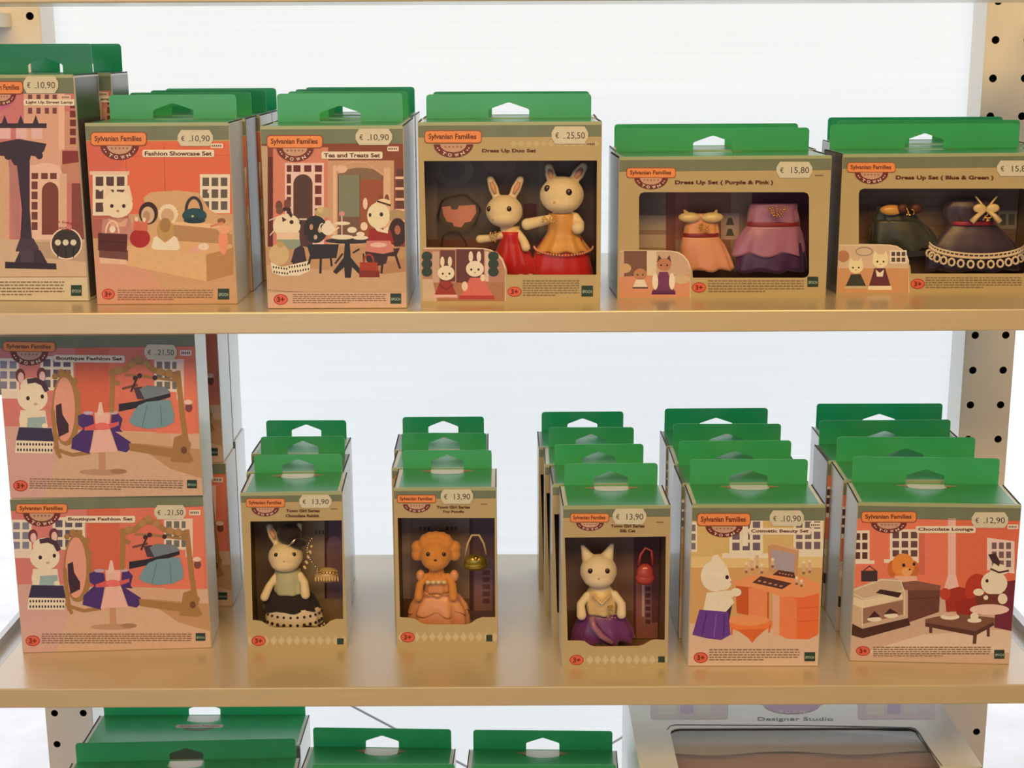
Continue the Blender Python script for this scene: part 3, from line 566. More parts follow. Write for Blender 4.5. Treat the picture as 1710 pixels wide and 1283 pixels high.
P((114, 136, 134), 248, 940, 262, 934, 300, 930, 306, 952, 306, 966, 290, 974, 262, 977, 240, 972, 232, 966, 240, 950); S((90, 110, 110), 1.5, 262, 940, 254, 974); S((90, 110, 110), 1.5, 284, 938, 286, 972); E_(330, 943, 6, 7, (120, 60, 50)); E_(329, 934, 7, 4, (226, 180, 150))
p.build('picture_print', G.root)
finish(G, p, .07, (28, 842, 112, 856, 70, 857, 31, 22), [('Boutique Fashion Set', 168, 867, 108, 7)], (258, 843, 311, 867, '21,50'), (55, 1070, 12, 9), (70, 1058, 322, 1076), (327, 1057, 343, 1070), (318, 853, 333, 859, (232, 192, 170)))
G.root['group'] = GR['G']
cu, au, _ = front(.1582, (16, 833), (337, 828))
def gcopy(x, y, z, an, lab):
    k = copy_tree(G.root); k.location = (x, y, z); k.rotation_euler = (0, 0, an); k['label'] = lab
gcopy(cu[0]+.001, cu[1], .1582, au, 'toy box printed with a gold mirror and purple dress, top of the front stack')
for i, ((bx_, by_), lbs) in enumerate((((388.6, 1013.6), ('lower mirror-picture box of the second stack back', 'upper mirror-picture box of the second stack back')), ((404, 966), ('lower mirror-picture box of the rearmost stack', 'upper mirror-picture box of the rearmost stack')))):
    q_ = at_z(bx_, by_, 0); an = .015
    for j in (0, 1): gcopy(q_[0]-.0915-.002*j, max(q_[1], .166+.068*i), .1582*j, an, lbs[j])
# ================================================================= K vanity desk
c, a, w = front(0, (1152, 1113), (1368, 1113), (1264, 850))
K_ = Box(.124, DEP, .1605, (1244, 767), c, a, label='toy box printed with a white cat at an orange vanity desk', category=TOY, group=GR['K'])
p = K_.pr(); R, P, E_, S = p.R, p.P, p.E, p.S
R(1140, 868, 1390, 935, (208, 162, 92)); R(1140, 930, 1390, 1064, (206, 146, 84)); R(1140, 930, 1390, 948, (222, 176, 110)); P((212, 166, 128), 1140, 1040, 1390, 1058, 1390, 1120, 1140, 1120); R(1290, 985, 1312, 1062, (222, 156, 116))
panes(p, 1152, 872, 1164, 922, 1, 3, (226, 206, 186), (120, 100, 96)); panes(p, 1218, 866, 1274, 924, 3, 3, (226, 206, 190), (106, 84, 84)); panes(p, 1325, 866, 1374, 922, 3, 3, (226, 206, 190), (112, 88, 84)); R(1206, 924, 1284, 932, (226, 196, 160)); R(1322, 922, 1374, 930, (226, 196, 160)); R(1240, 870, 1249, 912, (226, 206, 190))
O1, O2, O3 = (240, 136, 78), (226, 100, 48), (196, 80, 34)
P(O3, 1228, 972, 1284, 985, 1284, 1034, 1230, 1024); R(1250, 982, 1281, 1040, (236, 124, 74)); P(O2, 1302, 992, 1368, 990, 1366, 1060, 1350, 1068, 1316, 1067, 1301, 1060); P((236, 118, 64), 1302, 992, 1330, 1000, 1330, 1067, 1312, 1066, 1301, 1060)
P(O1, 1222, 971, 1260, 961, 1330, 960, 1368, 974, 1369, 990, 1340, 998, 1304, 996, 1262, 982, 1226, 978); S(O3, 1, 1332, 1016, 1366, 1014); S(O3, 1, 1332, 1038, 1366, 1036)
P((196, 134, 86), 1282, 908, 1306, 911, 1334, 918, 1331, 964, 1284, 956); P((166, 142, 134), 1288, 917, 1328, 925, 1325, 957, 1289, 949); S((214, 160, 104), 3, 1283, 910, 1290, 906, 1308, 912, 1332, 918)
P((84, 44, 34), 1256, 973, 1270, 962, 1322, 974, 1306, 984); P((84, 44, 34), 1290, 960, 1300, 952, 1326, 956, 1328, 966)
for k in range(5): E_(1268+9*k, 970+2.2*k, 3, 1.4, (190, 120, 90)); E_(1302+5*k, 957+k, 1.6, 1.2, (190, 120, 90))
for x, y, h in ((1246, 950, 14), (1256, 944, 18), (1264, 938, 22), (1272, 952, 12), (1342, 950, 18), (1352, 948, 18), (1330, 972, 10), (1338, 976, 8), (1290, 942, 12)):
    R(x-2.6, y-h/2, x+2.6, y+h/2, (206, 160, 116)); E_(x, y-h/2-2, 2.4, 2.4, (230, 200, 160)); R(x-2.2, y+h/2-4, x+2.2, y+h/2, (136, 84, 56))
E_(1252, 1042, 38, 14, (236, 112, 52)); E_(1250, 1036, 34, 9, (244, 136, 76)); P((214, 92, 40), 1230, 1052, 1280, 1050, 1262, 1066, 1256, 1074, 1250, 1066); S((214, 92, 40), 3, 1222, 1050, 1222, 1060); S((214, 92, 40), 3, 1286, 1044, 1284, 1056)
P((60, 38, 46), 1196, 1000, 1224, 1004, 1216, 1044, 1200, 1040); P((232, 200, 160), 1180, 990, 1214, 986, 1226, 1006, 1212, 1022, 1174, 1020); P((238, 208, 170), 1184, 948, 1190, 928, 1198, 926, 1212, 944); E_(1194, 962, 24, 26, (240, 206, 166)); E_(1206, 972, 16, 14, (242, 210, 170)); E_(1214, 964, 3, 3.6, (46, 24, 28)); E_(1221, 972, 2, 2, (206, 130, 120))
E_(1229, 989, 9, 7, (238, 200, 156)); E_(1217, 992, 11, 6, (236, 196, 154)); P((100, 52, 116), 1168, 1018, 1216, 1022, 1220, 1060, 1204, 1069, 1180, 1066, 1156, 1060); S((76, 36, 92), 2, 1180, 1024, 1172, 1060); S((128, 76, 140), 2, 1196, 1026, 1192, 1064); S((76, 36, 92), 2, 1210, 1026, 1208, 1062)
p.build('picture_print', K_.root)
finish(K_, p, .088, (1165, 858, 1252, 877, 1209, 879, 31, 18), [('Cosmetic Beauty Set', 1302, 887, 96, 7)], (1285, 852, 1342, 878, '10,90'), (1170, 1098, 12, 9), (1184, 1084, 1335, 1105), (1343, 1089, 1361, 1104), (1354, 874, 1369, 879, (232, 214, 190)))
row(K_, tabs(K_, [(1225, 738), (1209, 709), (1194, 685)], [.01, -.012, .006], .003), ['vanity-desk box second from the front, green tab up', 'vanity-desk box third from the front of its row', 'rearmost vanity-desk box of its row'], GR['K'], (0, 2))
# ================================================================= L lounge
c, a, w = front(0, (1420, 1104), (1687, 1110), (1567, 848))
L_ = Box(.1505, DEP, .1585, (1545, 764), c, a, label='toy box printed with a cake counter and red armchair', category=TOY, group=GR['L'])
p = L_.pr(); R, P, E_, S = p.R, p.P, p.E, p.S
R(1400, 866, 1720, 992, (224, 110, 76)); R(1592, 866, 1720, 992, (216, 98, 64)); P((200, 154, 120), 1400, 984, 1720, 990, 1720, 1120, 1400, 1120); P((216, 176, 140), 1540, 1060, 1700, 1050, 1700, 1090, 1440, 1090)
panes(p, 1424, 886, 1452, 938, 2, 3, (230, 194, 180), (86, 46, 40)); panes(p, 1486, 884, 1536, 934, 3, 3, (230, 194, 180), (100, 64, 56)); P((230, 186, 160), 1648, 898, 1694, 904, 1694, 958, 1648, 952)
for i in range(3):
    for j in range(3): R(1656+12*i, 906+15*j, 1664+12*i, 917+15*j, (116, 84, 76))
R(1422, 936, 1460, 942, (232, 196, 178)); R(1476, 934, 1544, 940, (232, 196, 178)); R(1583, 866, 1596, 968, (226, 166, 140)); P((228, 172, 146), 1583, 960, 1596, 960, 1602, 984, 1602, 990, 1576, 990, 1576, 984); R(1534, 884, 1544, 960, (206, 96, 66))
for s in (-1, 1): E_(1508+s*18, 950, 8, 14, (196, 96, 40))
E_(1508, 944, 19, 20, (222, 124, 50)); E_(1514, 955, 9, 7, (234, 150, 80)); E_(1509, 944, 2.8, 3, (50, 24, 22)); E_(1526, 942, 2.2, 3, (50, 24, 22)); E_(1519, 951, 2, 1.6, (70, 30, 24)); P((226, 160, 120), 1494, 962, 1530, 962, 1536, 980, 1496, 978)
P((104, 56, 42), 1516, 980, 1570, 984, 1568, 1022, 1516, 1040); P((132, 78, 58), 1484, 974, 1530, 970, 1571, 978, 1569, 986, 1516, 986); S((76, 38, 30), 1, 1518, 1000, 1568, 998)
P((198, 156, 116), 1422, 984, 1470, 966, 1500, 966, 1510, 984, 1510, 1028, 1440, 1046, 1422, 1036); P((222, 186, 140), 1422, 996, 1440, 1002, 1506, 988, 1508, 1000, 1440, 1016, 1422, 1008); P((150, 100, 72), 1440, 1016, 1508, 1002, 1508, 1026, 1440, 1042); S((238, 216, 186), 1.3, 1440, 1002, 1440, 1046); S((238, 216, 186), 1.3, 1424, 986, 1472, 968, 1504, 970, 1510, 990, 1510, 1028); S((238, 216, 186), 1.2, 1422, 990, 1442, 1000, 1508, 986)
P((60, 30, 24), 1462, 990, 1470, 984, 1506, 990, 1500, 998); E_(1460, 1034, 12, 4, (226, 196, 170)); E_(1488, 1028, 12, 4, (226, 196, 170)); P((66, 28, 24), 1450, 1032, 1460, 1020, 1470, 1030); P((66, 28, 24), 1476, 1026, 1486, 1016, 1500, 1024)
P((72, 38, 26), 1420, 1040, 1440, 1050, 1516, 1032, 1520, 1044, 1440, 1066, 1420, 1060); R(1438, 953, 1465, 971, (62, 42, 38)); S((62, 42, 38), 1.6, 1442, 953, 1452, 945, 1462, 953)
P((112, 36, 46), 1664, 974, 1700, 968, 1698, 1056, 1660, 1048); P((160, 44, 28), 1572, 988, 1600, 980, 1622, 984, 1626, 1020, 1580, 1022, 1578, 1000); E_(1632, 985, 21, 27, (178, 52, 30)); P((150, 38, 24), 1594, 1004, 1640, 996, 1642, 1026, 1598, 1030); E_(1578, 992, 9, 10, (184, 60, 36))
E_(1660, 974, 22, 20, (240, 202, 158)); E_(1668, 955, 15, 5, (244, 220, 190)); P((236, 200, 160), 1660, 940, 1678, 944, 1684, 956, 1652, 952); S((66, 32, 32), 3, 1654, 950, 1668, 956, 1684, 953); P((70, 40, 38), 1650, 926, 1662, 924, 1670, 938, 1668, 946, 1656, 938); E_(1648, 970, 2.6, 3, (50, 28, 28)); P((110, 48, 34), 1628, 992, 1674, 992, 1676, 1012, 1632, 1016); E_(1634, 989, 9, 6, (240, 200, 160)); E_(1674, 1000, 8, 9, (240, 196, 156)); E_(1652, 1018, 33, 9, (234, 178, 150)); E_(1646, 998, 4, 4, (226, 196, 176))
P((122, 74, 52), 1545, 1034, 1592, 1024, 1662, 1032, 1660, 1038, 1628, 1056, 1545, 1040); P((84, 46, 34), 1545, 1040, 1628, 1054, 1660, 1038, 1660, 1044, 1628, 1062, 1545, 1046); S((92, 50, 36), 5, 1554, 1044, 1554, 1056); S((92, 50, 36), 6, 1628, 1060, 1627, 1074); S((92, 50, 36), 5, 1650, 1048, 1650, 1062); E_(1586, 1030, 16, 5, (238, 206, 186)); E_(1586, 1026, 12, 3.5, (214, 160, 130)); E_(1627, 1036, 12, 4, (238, 206, 186)); E_(1627, 1029, 7, 6, (242, 214, 194))
p.build('picture_print', L_.root)
finish(L_, p, .088, (1439, 855, 1529, 871, 1484, 873, 30, 17), [('Chocolate Lounge', 1579, 884, 92, 7)], (1622, 855, 1683, 881, '12,90'), (1441, 1087, 12, 8), (1458, 1080, 1654, 1098), (1660, 1085, 1677, 1100), (1684, 877, 1698, 882, (232, 192, 170)))
row(L_, tabs(L_, [(1510, 730), (1480, 702), (1468, 674)], [-.03, .012, -.01]), ['lounge-picture box second from the front, green tab up', 'lounge-picture box third from the front of its row', 'rearmost lounge-picture box beside the right post'], GR['L'], (1,))
# ================================================================= D two dolls
c, a, w = front(ZU, (704, 508), (1002, 506), (851, 209))
inset = [(703.5, 414)]
win = [(708, 269), (997, 268), (996, 459), (847, 459), (846, 448), (840, 432), (830, 421), (812, 415), (790, 413.5), (712, 413)]
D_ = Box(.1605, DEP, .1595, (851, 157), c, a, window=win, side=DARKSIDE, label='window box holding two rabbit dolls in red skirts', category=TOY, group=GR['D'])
p = D_.pr(); R, P, E_, S = p.R, p.P, p.E, p.S
def bay(p, x0, y0, x1, y1, c, edge=(222, 186, 146)):
    r = (x1-x0)*.28; L = [(x0, y0), (x1-r, y0)] + [(x1-r+r*math.sin(math.radians(k)), y0+r-r*math.cos(math.radians(k))) for k in (20, 40, 60, 80, 90)] + [(x1, y1), (x0, y1)]
    p.pts(edge, [(x-(1.5 if x == x1 else 0)+1.5, y-1.5) if y < y1 else (x+1.5, y) for x, y in L]); p.pts(c, L)
bay(p, 706, 416, 843, 503, (176, 116, 84))
R(735, 418, 760, 470, (104, 54, 44)); R(762, 416, 808, 472, (96, 48, 40)); R(810, 420, 816, 470, (214, 170, 140)); R(722, 420, 733, 474, (196, 150, 120)); R(706, 472, 843, 503, (166, 104, 70)); P((200, 160, 124), 706, 466, 722, 466, 730, 503, 706, 503)
for x in (713, 824):
    for y in (428, 441, 454): E_(x, y, 9, 8, (48, 56, 44))
g_head(p, 745, 456, 14, (236, 200, 170), 'rabbit'); g_dress(p, 744, 470, 497, 9, 20, (150, 44, 32), (220, 160, 140)); S((110, 26, 24), 2, 733, 475, 745, 484, 757, 475)
g_head(p, 793, 449, 15, (236, 196, 160), 'rabbit'); g_dress(p, 796, 464, 500, 11, 30, (206, 96, 76), (170, 50, 40)); E_(806, 464, 4, 6, (240, 190, 150)); E_(776, 478, 5, 8, (240, 180, 140))
p.build('picture_print', D_.root)
p = D_.pr()
for k in range(12): p.P((192, 158, 108), 852+12.5*k, 240, 858+12.5*k, 234, 864+12.5*k, 240, 858+12.5*k, 246)
p.build('diamond_pattern', D_.root)
finish(D_, p, .073, (710, 219, 803, 238, 757, 241, 33, 22), [('Dress Up Duo Set', 850, 252, 90, 7.5, None)], (921, 211, 982, 240, '25,50'), (859, 487, 12, 8.5), (873, 468, 967, 496, 7), (971, 477, 990, 495), (980, 238, 994, 243))
p = D_.inside(DEP-.004); R, P, E_, S = p.R, p.P, p.E, p.S
R(690, 200, 1020, 520, (92, 70, 52)); R(690, 260, 730, 520, (120, 92, 74)); R(800, 262, 880, 330, (104, 72, 52)); E_(757, 285, 34, 26, (120, 92, 66)); E_(757, 285, 20, 14, (96, 72, 54)); E_(835, 275, 26, 16, (116, 80, 64)); R(900, 262, 920, 400, (112, 88, 66)); R(965, 262, 985, 460, (96, 62, 52)); R(874, 340, 896, 372, (76, 22, 24)); R(690, 400, 1020, 520, (104, 58, 40))
p.P((214, 128, 96), 738, 346, 752, 344, 754, 350, 764, 350, 766, 344, 794, 342, 795, 356, 786, 370, 776, 372, 770, 380, 758, 378, 756, 372, 746, 370, 740, 358)
p.build('backing_card', D_.root)
def blister(bx, cx, cy, rx, ry, dep, name='clear_blister'):
    q = MB(); O = at_y(cx, cy, bx.O[1]+DEP-.006); X = at_y(cx+rx, cy, bx.O[1]+DEP-.006)[0]-O[0]; Z = O[2]-at_y(cx, cy+ry, bx.O[1]+DEP-.006)[2]
    n = 28; vs = []; fs = []; rings = 8
    for j in range(rings+1):
        t = j/rings*math.pi/2; rr = math.cos(t)
        for i in range(n):
            a_ = 2*math.pi*i/n; k = 1+.05*math.sin(a_*6)*rr; vs.append((O[0]+X*rr*k*math.cos(a_), O[1]-dep*math.sin(t), O[2]+Z*rr*k*math.sin(a_)))
    for j in range(rings):
        for i in range(n): fs.append((j*n+i, j*n+(i+1) % n, (j+1)*n+(i+1) % n, (j+1)*n+i))
    q.add(vs, fs, BLISTER, True); o = q.build(name, None); o.parent = bx.root
    o.matrix_parent_inverse = (Matrix.Translation(Vector([float(k) for k in bx.O])) @ Matrix.Rotation(bx.ang, 4, 'Z')).inverted()
BLIST = []
row(D_, [(-.001, .1145, -.02)], ['two-doll window box standing behind the front one, only its tab in view'], GR['D'])
blister(D_, 766, 355, 36, 30, .022); blister(D_, 757, 412, 22, 26, .014)
# ================================================================= E / F dress sets
def dressbox(tp, bl, br, wx, lg, tt, st, ag, sm, mk, cdx, lab, gr, insetf, back):
    c, a, w = front(ZU, bl, br); x0, y0, x1, y1, ix, iy = wx; r = 8
    wn = [(x1-r, y0), (x1-2.4, y0+2.4), (x1, y0+r), (x1, y1-r), (x1-2.4, y1-2.4), (x1-r, y1), (ix+2, y1), (ix+1, y1-12), (ix-6, y1-29), (ix-20, iy-4+8), (ix-45, iy+1), (x0, iy), (x0, y0+r), (x0+2.4, y0+2.4), (x0+r, y0)][::-1]
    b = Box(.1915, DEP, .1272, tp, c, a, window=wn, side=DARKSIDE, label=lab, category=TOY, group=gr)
    p = b.pr(); insetf(p); p.build('picture_print', b.root)
    finish(b, p, .092, lg, tt, st, ag, sm, mk, cdx)
    p = b.inside(DEP-.004); back(p); p.build('backing_card', b.root)
    return b
def inE(p):
    bay(p, 1034, 420, 1152, 497, (196, 150, 116)); p.R(1042, 419, 1080, 462, (120, 76, 54)); p.R(1080, 419, 1096, 470, (214, 180, 140)); p.P((206, 130, 92), 1034, 462, 1152, 458, 1152, 497, 1034, 497); p.E(1044, 448, 10, 8, (200, 150, 104)); p.E(1138, 466, 14, 8, (200, 160, 116))
    g_head(p, 1069, 458, 11, (182, 116, 78), 'cat', ec=(120, 70, 50)); g_dress(p, 1069, 467, 482, 7, 13, (226, 190, 160), (90, 60, 50)); g_head(p, 1109, 442, 12, (182, 112, 74), 'cat', ec=(90, 52, 40)); g_dress(p, 1108, 454, 492, 7, 20, (112, 48, 78), (90, 34, 70)); p.E(1094, 470, 5, 14, (232, 206, 180)); p.E(1122, 470, 5, 14, (232, 206, 180))
def bkE(p):
    p.R(1010, 250, 1400, 520, (164, 122, 92)); p.R(1067, 324, 1100, 356, (148, 116, 90)); p.R(1066, 360, 1112, 384, (190, 156, 122)); p.R(1066, 392, 1112, 414, (196, 160, 126)); p.R(1112, 320, 1128, 420, (140, 78, 58)); p.R(1128, 320, 1150, 400, (170, 96, 74)); p.R(1150, 320, 1220, 460, (150, 92, 66)); p.R(1204, 356, 1234, 400, (196, 150, 120))
    for y in (364, 382): p.P((84, 76, 56), 1212, y+12, 1216, y, 1222, y, 1226, y+12)
    p.R(1256, 320, 1400, 470, (118, 56, 60)); p.R(1066, 440, 1400, 500, (110, 74, 50))
E1 = dressbox((1200, 214), (1033, 499), (1376, 495), (1067, 321, 1351, 464, 1155, 417), (1047, 281, 1127, 296, 1087, 297, 28, 19), [('Dress Up Set ( Purple & Pink )', 1209, 305, 164, 8.5, None)], (1296, 270, 1356, 297, '15,80'), (1167, 480, 12, 8.5), (1182, 468, 1342, 490), (1348, 462, 1366, 479), (1361, 291, 1375, 295),
    'window box with a pink dress and a purple dress', GR['E'], inE, bkE)
row(E1, [(.1935, .1445, .01)], ['pink and purple dress box standing behind the front one'], GR['E'])
def inF(p):
    bay(p, 1399, 410, 1517, 489, (206, 164, 124)); p.R(1399, 448, 1517, 489, (200, 134, 86)); p.E(1408, 428, 10, 10, (176, 112, 72)); panes(p, 1486, 418, 1514, 440, 3, 2, (226, 196, 160), (86, 60, 50)); p.ring((110, 96, 84), 1, 1443, 420, 14, 7)
    g_head(p, 1429, 446, 12, (236, 196, 140), 'cat'); g_dress(p, 1429, 458, 482, 8, 19, (56, 50, 40), (190, 160, 120)); g_head(p, 1470, 436, 13, (236, 196, 140), 'cat'); g_dress(p, 1469, 448, 484, 9, 20, (96, 40, 44), (230, 206, 180)); p.P((232, 200, 170), 1462, 450, 1469, 456, 1476, 450, 1474, 462, 1464, 462)
def bkF(p):
    p.R(1370, 250, 1760, 520, (138, 102, 76))
    for k in range(7): p.S((116, 82, 60), 1.2, 1434, 330+16*k, 1730, 328+16*k)
    p.R(1664, 352, 1712, 382, (170, 140, 106))
    for x in (1670, 1684, 1698): p.R(x, 358, x+10, 376, (104, 92, 72))
    p.R(1370, 412, 1760, 520, (104, 76, 54)); p.P((186, 150, 112), 1512, 420, 1560, 418, 1560, 426, 1512, 430); p.R(1434, 340, 1452, 400, (120, 80, 56))
F1 = dressbox((1565, 207), (1395, 491), (1738, 487), (1434, 315, 1716, 457, 1519, 407), (1415, 272, 1494, 287, 1455, 288, 28, 19), [('Dress Up Set ( Blue & Green )', 1577, 297, 163, 8.5, None)], (1664, 268, 1725, 294, '15,80'), (1532, 474, 12, 8.5), (1545, 463, 1706, 483), (1712, 458, 1730, 475), (1728, 284, 1740, 288),
    'window box with a dark green dress and a navy dress with white lace', GR['F'], inF, bkF)
row(F1, [(.4150, .1545, .0), (.420, .222, 0)], ['blue and green dress box second from the front, at the right end', 'rearmost of the three blue and green dress boxes'], GR['F'])
# ================================================================= H I J single doll boxes
def girl(tc, bl, br, W, H, T, wn, hb, lg, tt, st, ag, mk, cdx, lab, gr, backf):
    c, a, w = front(0, bl, br, tc); b = Box(W, DEP, H, T, c, a, window=wn, side=WHITECARD, label=lab, category=TOY, group=gr)
    p = b.pr()
    for k in range(13): # pale diamond pattern on the card
        x = lg[0]+13*k; y = ag[1]; p.P((197, 166, 118), x, y, x+6, y-8, x+12, y, x+6, y+8)
    p.build('diamond_pattern', b.root)
    finish(b, p, hb, lg, tt, st, ag, None, None, cdx); p = b.pr(base=20); maker(p, *mk, False); p.build('maker_badge', b.root)
    p = b.inside(DEP-.004); backf(p); p.build('backing_card', b.root)
    return b
TG = 'Town Girl Series'
def bH(p):
    p.R(380, 820, 600, 1100, (150, 110, 78)); p.R(418, 872, 462, 1040, (128, 96, 66)); p.R(505, 870, 545, 1010, (166, 132, 96)); p.R(542, 870, 549, 1020, (86, 44, 34)); p.R(549, 868, 576, 1036, (112, 72, 76)); p.E(558, 912, 12, 18, (140, 96, 90)); p.R(546, 912, 570, 1000, (128, 86, 80)); p.R(430, 1000, 580, 1060, (146, 110, 74))
    for k in range(4): p.R(526+6*k, 886, 529+6*k, 892, (90, 60, 44))
H_ = girl((488, 829), (414, 1086), (577, 1083), .0975, .1605, (501, 759), [(418, 871), (571, 869), (573, 1034), (561, 1034), (552, 1037), (541, 1046), (532, 1048), (458, 1048), (449, 1046), (438, 1038), (428, 1036), (422, 1036)], .052, (412, 833, 475, 846, 443, 848, 23, 14),
    [(TG, 506, 852.5, 56, 5, None), ('Chocolate Rabbit', 505, 861, 56, 5, None)], (500, 826, 554, 848, '13,90'), (432, 1070, 12, 8.5), (563, 1066, 574, 1076), (553, 848, 564, 851.5), 'narrow window box with a rabbit doll in a black beret', GR['H'], bH)
row(H_, tabs(H_, [(506, 730), (509, 704)], [.012, -.01]), ['second single-doll box behind the beret rabbit', 'rearmost single-doll box in the beret rabbit row'], GR['H'], (0,))
def bI(p):
    p.R(640, 820, 850, 1100, (150, 116, 90)); p.R(660, 866, 685, 1040, (166, 130, 108)); p.R(785, 866, 830, 1036, (112, 78, 78)); p.R(784, 866, 790, 1020, (96, 52, 44)); p.R(792, 950, 822, 1020, (150, 100, 90)); p.R(640, 1000, 784, 1060, (128, 80, 56))
    for j in range(5): p.R(806, 952+12*j, 818, 960+12*j, (110, 66, 64))
    for k in range(3): p.R(700+7*k, 880, 704+7*k, 886, (70, 66, 48)); p.R(745+7*k, 880, 749+7*k, 886, (70, 66, 48))
I_ = girl((743, 818), (664, 1082), (830, 1081), .0988, .1635, (746, 752), [(664, 865), (826, 865), (827, 1031), (805, 1031), (796, 1034), (786, 1041), (778, 1043), (712, 1043), (704, 1041), (694, 1034), (684, 1032), (668, 1031)], .058, (664, 827, 727, 839, 696, 842, 23, 14),
    [(TG, 757, 846.5, 56, 5, None), ('Toy Poodle', 757, 854.5, 36, 5, None)], (736, 816, 790, 841, '13,90'), (681, 1064, 12, 8.5), (812, 1060, 822, 1071), (803, 840, 814, 843.5), 'narrow window box with an apricot poodle doll', GR['I'], bI)
row(I_, tabs(I_, [(740, 724), (740, 702)], [-.012, .01]), ['second single-doll box behind the poodle', 'rearmost single-doll box in the poodle row'], GR['I'], (1,))
def bJ(p):
    p.R(920, 840, 1130, 1130, (140, 100, 76)); p.R(1030, 890, 1058, 1060, (130, 88, 68)); p.R(1058, 890, 1110, 1080, (98, 50, 46)); p.R(1062, 970, 1100, 1070, (156, 92, 76)); p.R(1072, 976, 1076, 1030, (206, 160, 136)); p.R(1088, 900, 1106, 1040, (112, 60, 54)); p.R(920, 1020, 1058, 1090, (118, 76, 50))
    for j in range(6): p.R(1078, 980+11*j, 1086, 987+11*j, (90, 50, 50))
J_ = girl((1027, 851), (943, 1115), (1116, 1113), .1005, .1600, (1016, 774), [(943, 898), (1112, 896), (1110, 1069), (1094, 1068), (1086, 1070), (1074, 1077), (1066, 1079), (994, 1080), (986, 1078), (976, 1071), (968, 1070), (948, 1070)], .060, (953, 858, 1016, 871, 985, 873, 23, 13),
    [(TG, 1048, 878, 56, 5, None), ('Silk Cat', 1048, 886, 26, 5, None)], (1023, 849, 1079, 875, '13,90'), (963, 1102, 12, 8.5), (1099, 1096, 1110, 1106), (1096, 870, 1108, 874), 'narrow window box with a cream cat doll in a purple skirt', GR['J'], bJ)
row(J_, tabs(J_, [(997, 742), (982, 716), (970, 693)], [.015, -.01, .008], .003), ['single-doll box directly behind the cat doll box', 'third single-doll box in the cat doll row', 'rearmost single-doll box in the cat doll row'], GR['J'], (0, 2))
# ================================================================= bottom shelf
ZB = -.3525; D2 = .078
def backbox(tl, tr, zt, W, lab, gr, badge='cut', H=.1632, T=.0238, D=D2):
    A = at_z(*tl, zt); Bq = at_z(*tr, zt); c = (A+Bq)/2; an = math.atan2(Bq[1]-A[1], Bq[0]-A[0]); c = np.array([c[0]+math.sin(an)*D, c[1]-math.cos(an)*D, ZB])
    b = Box(W, D, H, T, c, an, lidbadge=badge, label=lab, category=TOY, group=gr); b.header((b.H*.91,)); return b
backbox((169, 1164), (512, 1163), ZB+.187, .247, 'wide green-topped box at the back of the bottom shelf, logo on its lid', GR['M'], 'full')
backbox((126, 1241), (493, 1233), ZB+.187, .25, 'wide green-topped box in front of its twin, by the left post', GR['M'], 'full')
backbox((523, 1215), (753, 1218), ZB+.187, .165, 'green-topped box in the bottom middle, left of the two side by side', GR['N'])
backbox((523, 1276), (758, 1276), ZB+.187, .161, 'green-topped box at the bottom frame edge, left of the gap', GR['N'])
backbox((790, 1219), (1023, 1221), ZB+.187, .165, 'green-topped box in the bottom middle, right of the two side by side', GR['N'])
backbox((792, 1277), (1028, 1277), ZB+.187, .161, 'green-topped box at the bottom frame edge, right of the gap', GR['N'])
# the large studio box: its window folds over from the front to the top
zt = -.13; LT = at_z(1054, 1177, zt); RT_ = at_z(1581, 1184, zt); LF = at_z(1066, 1281, zt); RF = at_z(1641, 1281, zt)
x0, x1, yf, yb = float(LF[0]+.001), float(RF[0]), float(LF[1]-.002), .31
studio = empty('toy_box', ((x0+x1)/2, yf, ZB), label='large pale box with a curved window folding over its top, bottom right', category=TOY)
SILV = mat('pale_silver_card', (.80, .82, .80), .32, coat=.9, noise=.08, nscale=20)
hx = (x1-x0)/2; hz = zt-ZB; dp = yb-yf
q = MB(); t = .0012
w0 = at_z(1117, 1214, zt); w1 = at_z(1532, 1217, zt); wu0, wu1, wv = float(w0[0]-(x0+x1)/2), float(w1[0]-(x0+x1)/2), float((w0[1]+w1[1])/2-yf)
q.plate([(-hx, 0), (wu0, 0), (wu0, wv-.012)] + [(wu0+.012*(1-math.cos(math.radians(k))), wv-.012+.012*math.sin(math.radians(k))) for k in (30, 60, 90)] + [(wu1-.012*(1-math.cos(math.radians(k))), wv-.012+.012*math.sin(math.radians(k))) for k in (90, 60, 30)] + [(wu1, wv-.012), (wu1, 0), (hx, 0), (hx, dp), (-hx, dp)], [], SILV, lambda u, w, tt: (u, w, hz-tt), t)
q.box((-hx, 0, 0), (-hx+t, dp, hz-t), WHITECARD); q.box((hx-t, 0, 0), (hx, dp, hz-t), WHITECARD); q.box((-hx, dp-t, 0), (hx, dp, hz-t), SILV); q.box((-hx, 0, 0), (hx, dp, t), SILV)
q.box((-hx, 0, 0), (wu0, t, hz-t), SILV); q.box((wu1, 0, 0), (hx, t, hz-t), SILV); q.box((wu0, 0, 0), (wu1, t, .03), SILV)
q.build('carton', studio)
q = MB(); q.box((wu0-.004, .0015, .026), (wu1+.004, .0018, hz-t-.0005), FILM); q.box((wu0-.004, .0018, hz-t-.0005), (wu1+.004, wv+.004, hz-t-.0003), FILM); q.build('window_film', studio)
q = MB(); n = 20; vs = []; fs = []
for i in range(n+1):
    u = -hx+.006+(2*hx-.012)*i/n; vs += [(u, wv-.034+.004*math.cos(i*.7), hz-.012), (u, wv+.03, hz-.010)]
for i in range(n): fs.append((2*i, 2*i+2, 2*i+3, 2*i+1))
q.add(vs, fs, mat('inner_white_card', (.78, .76, .78), .4)); q.build('inner_flap', studio)
q = MB(); q.box((-hx+.004, wv-.02, .01), (hx-.004, wv-.018, hz-.02), mat('studio_backdrop', (.55, .36, .30), .6, noise=.1, nscale=30)); q.build('backdrop_card', studio)
Os = np.array([(x0+x1)/2, yf, zt])
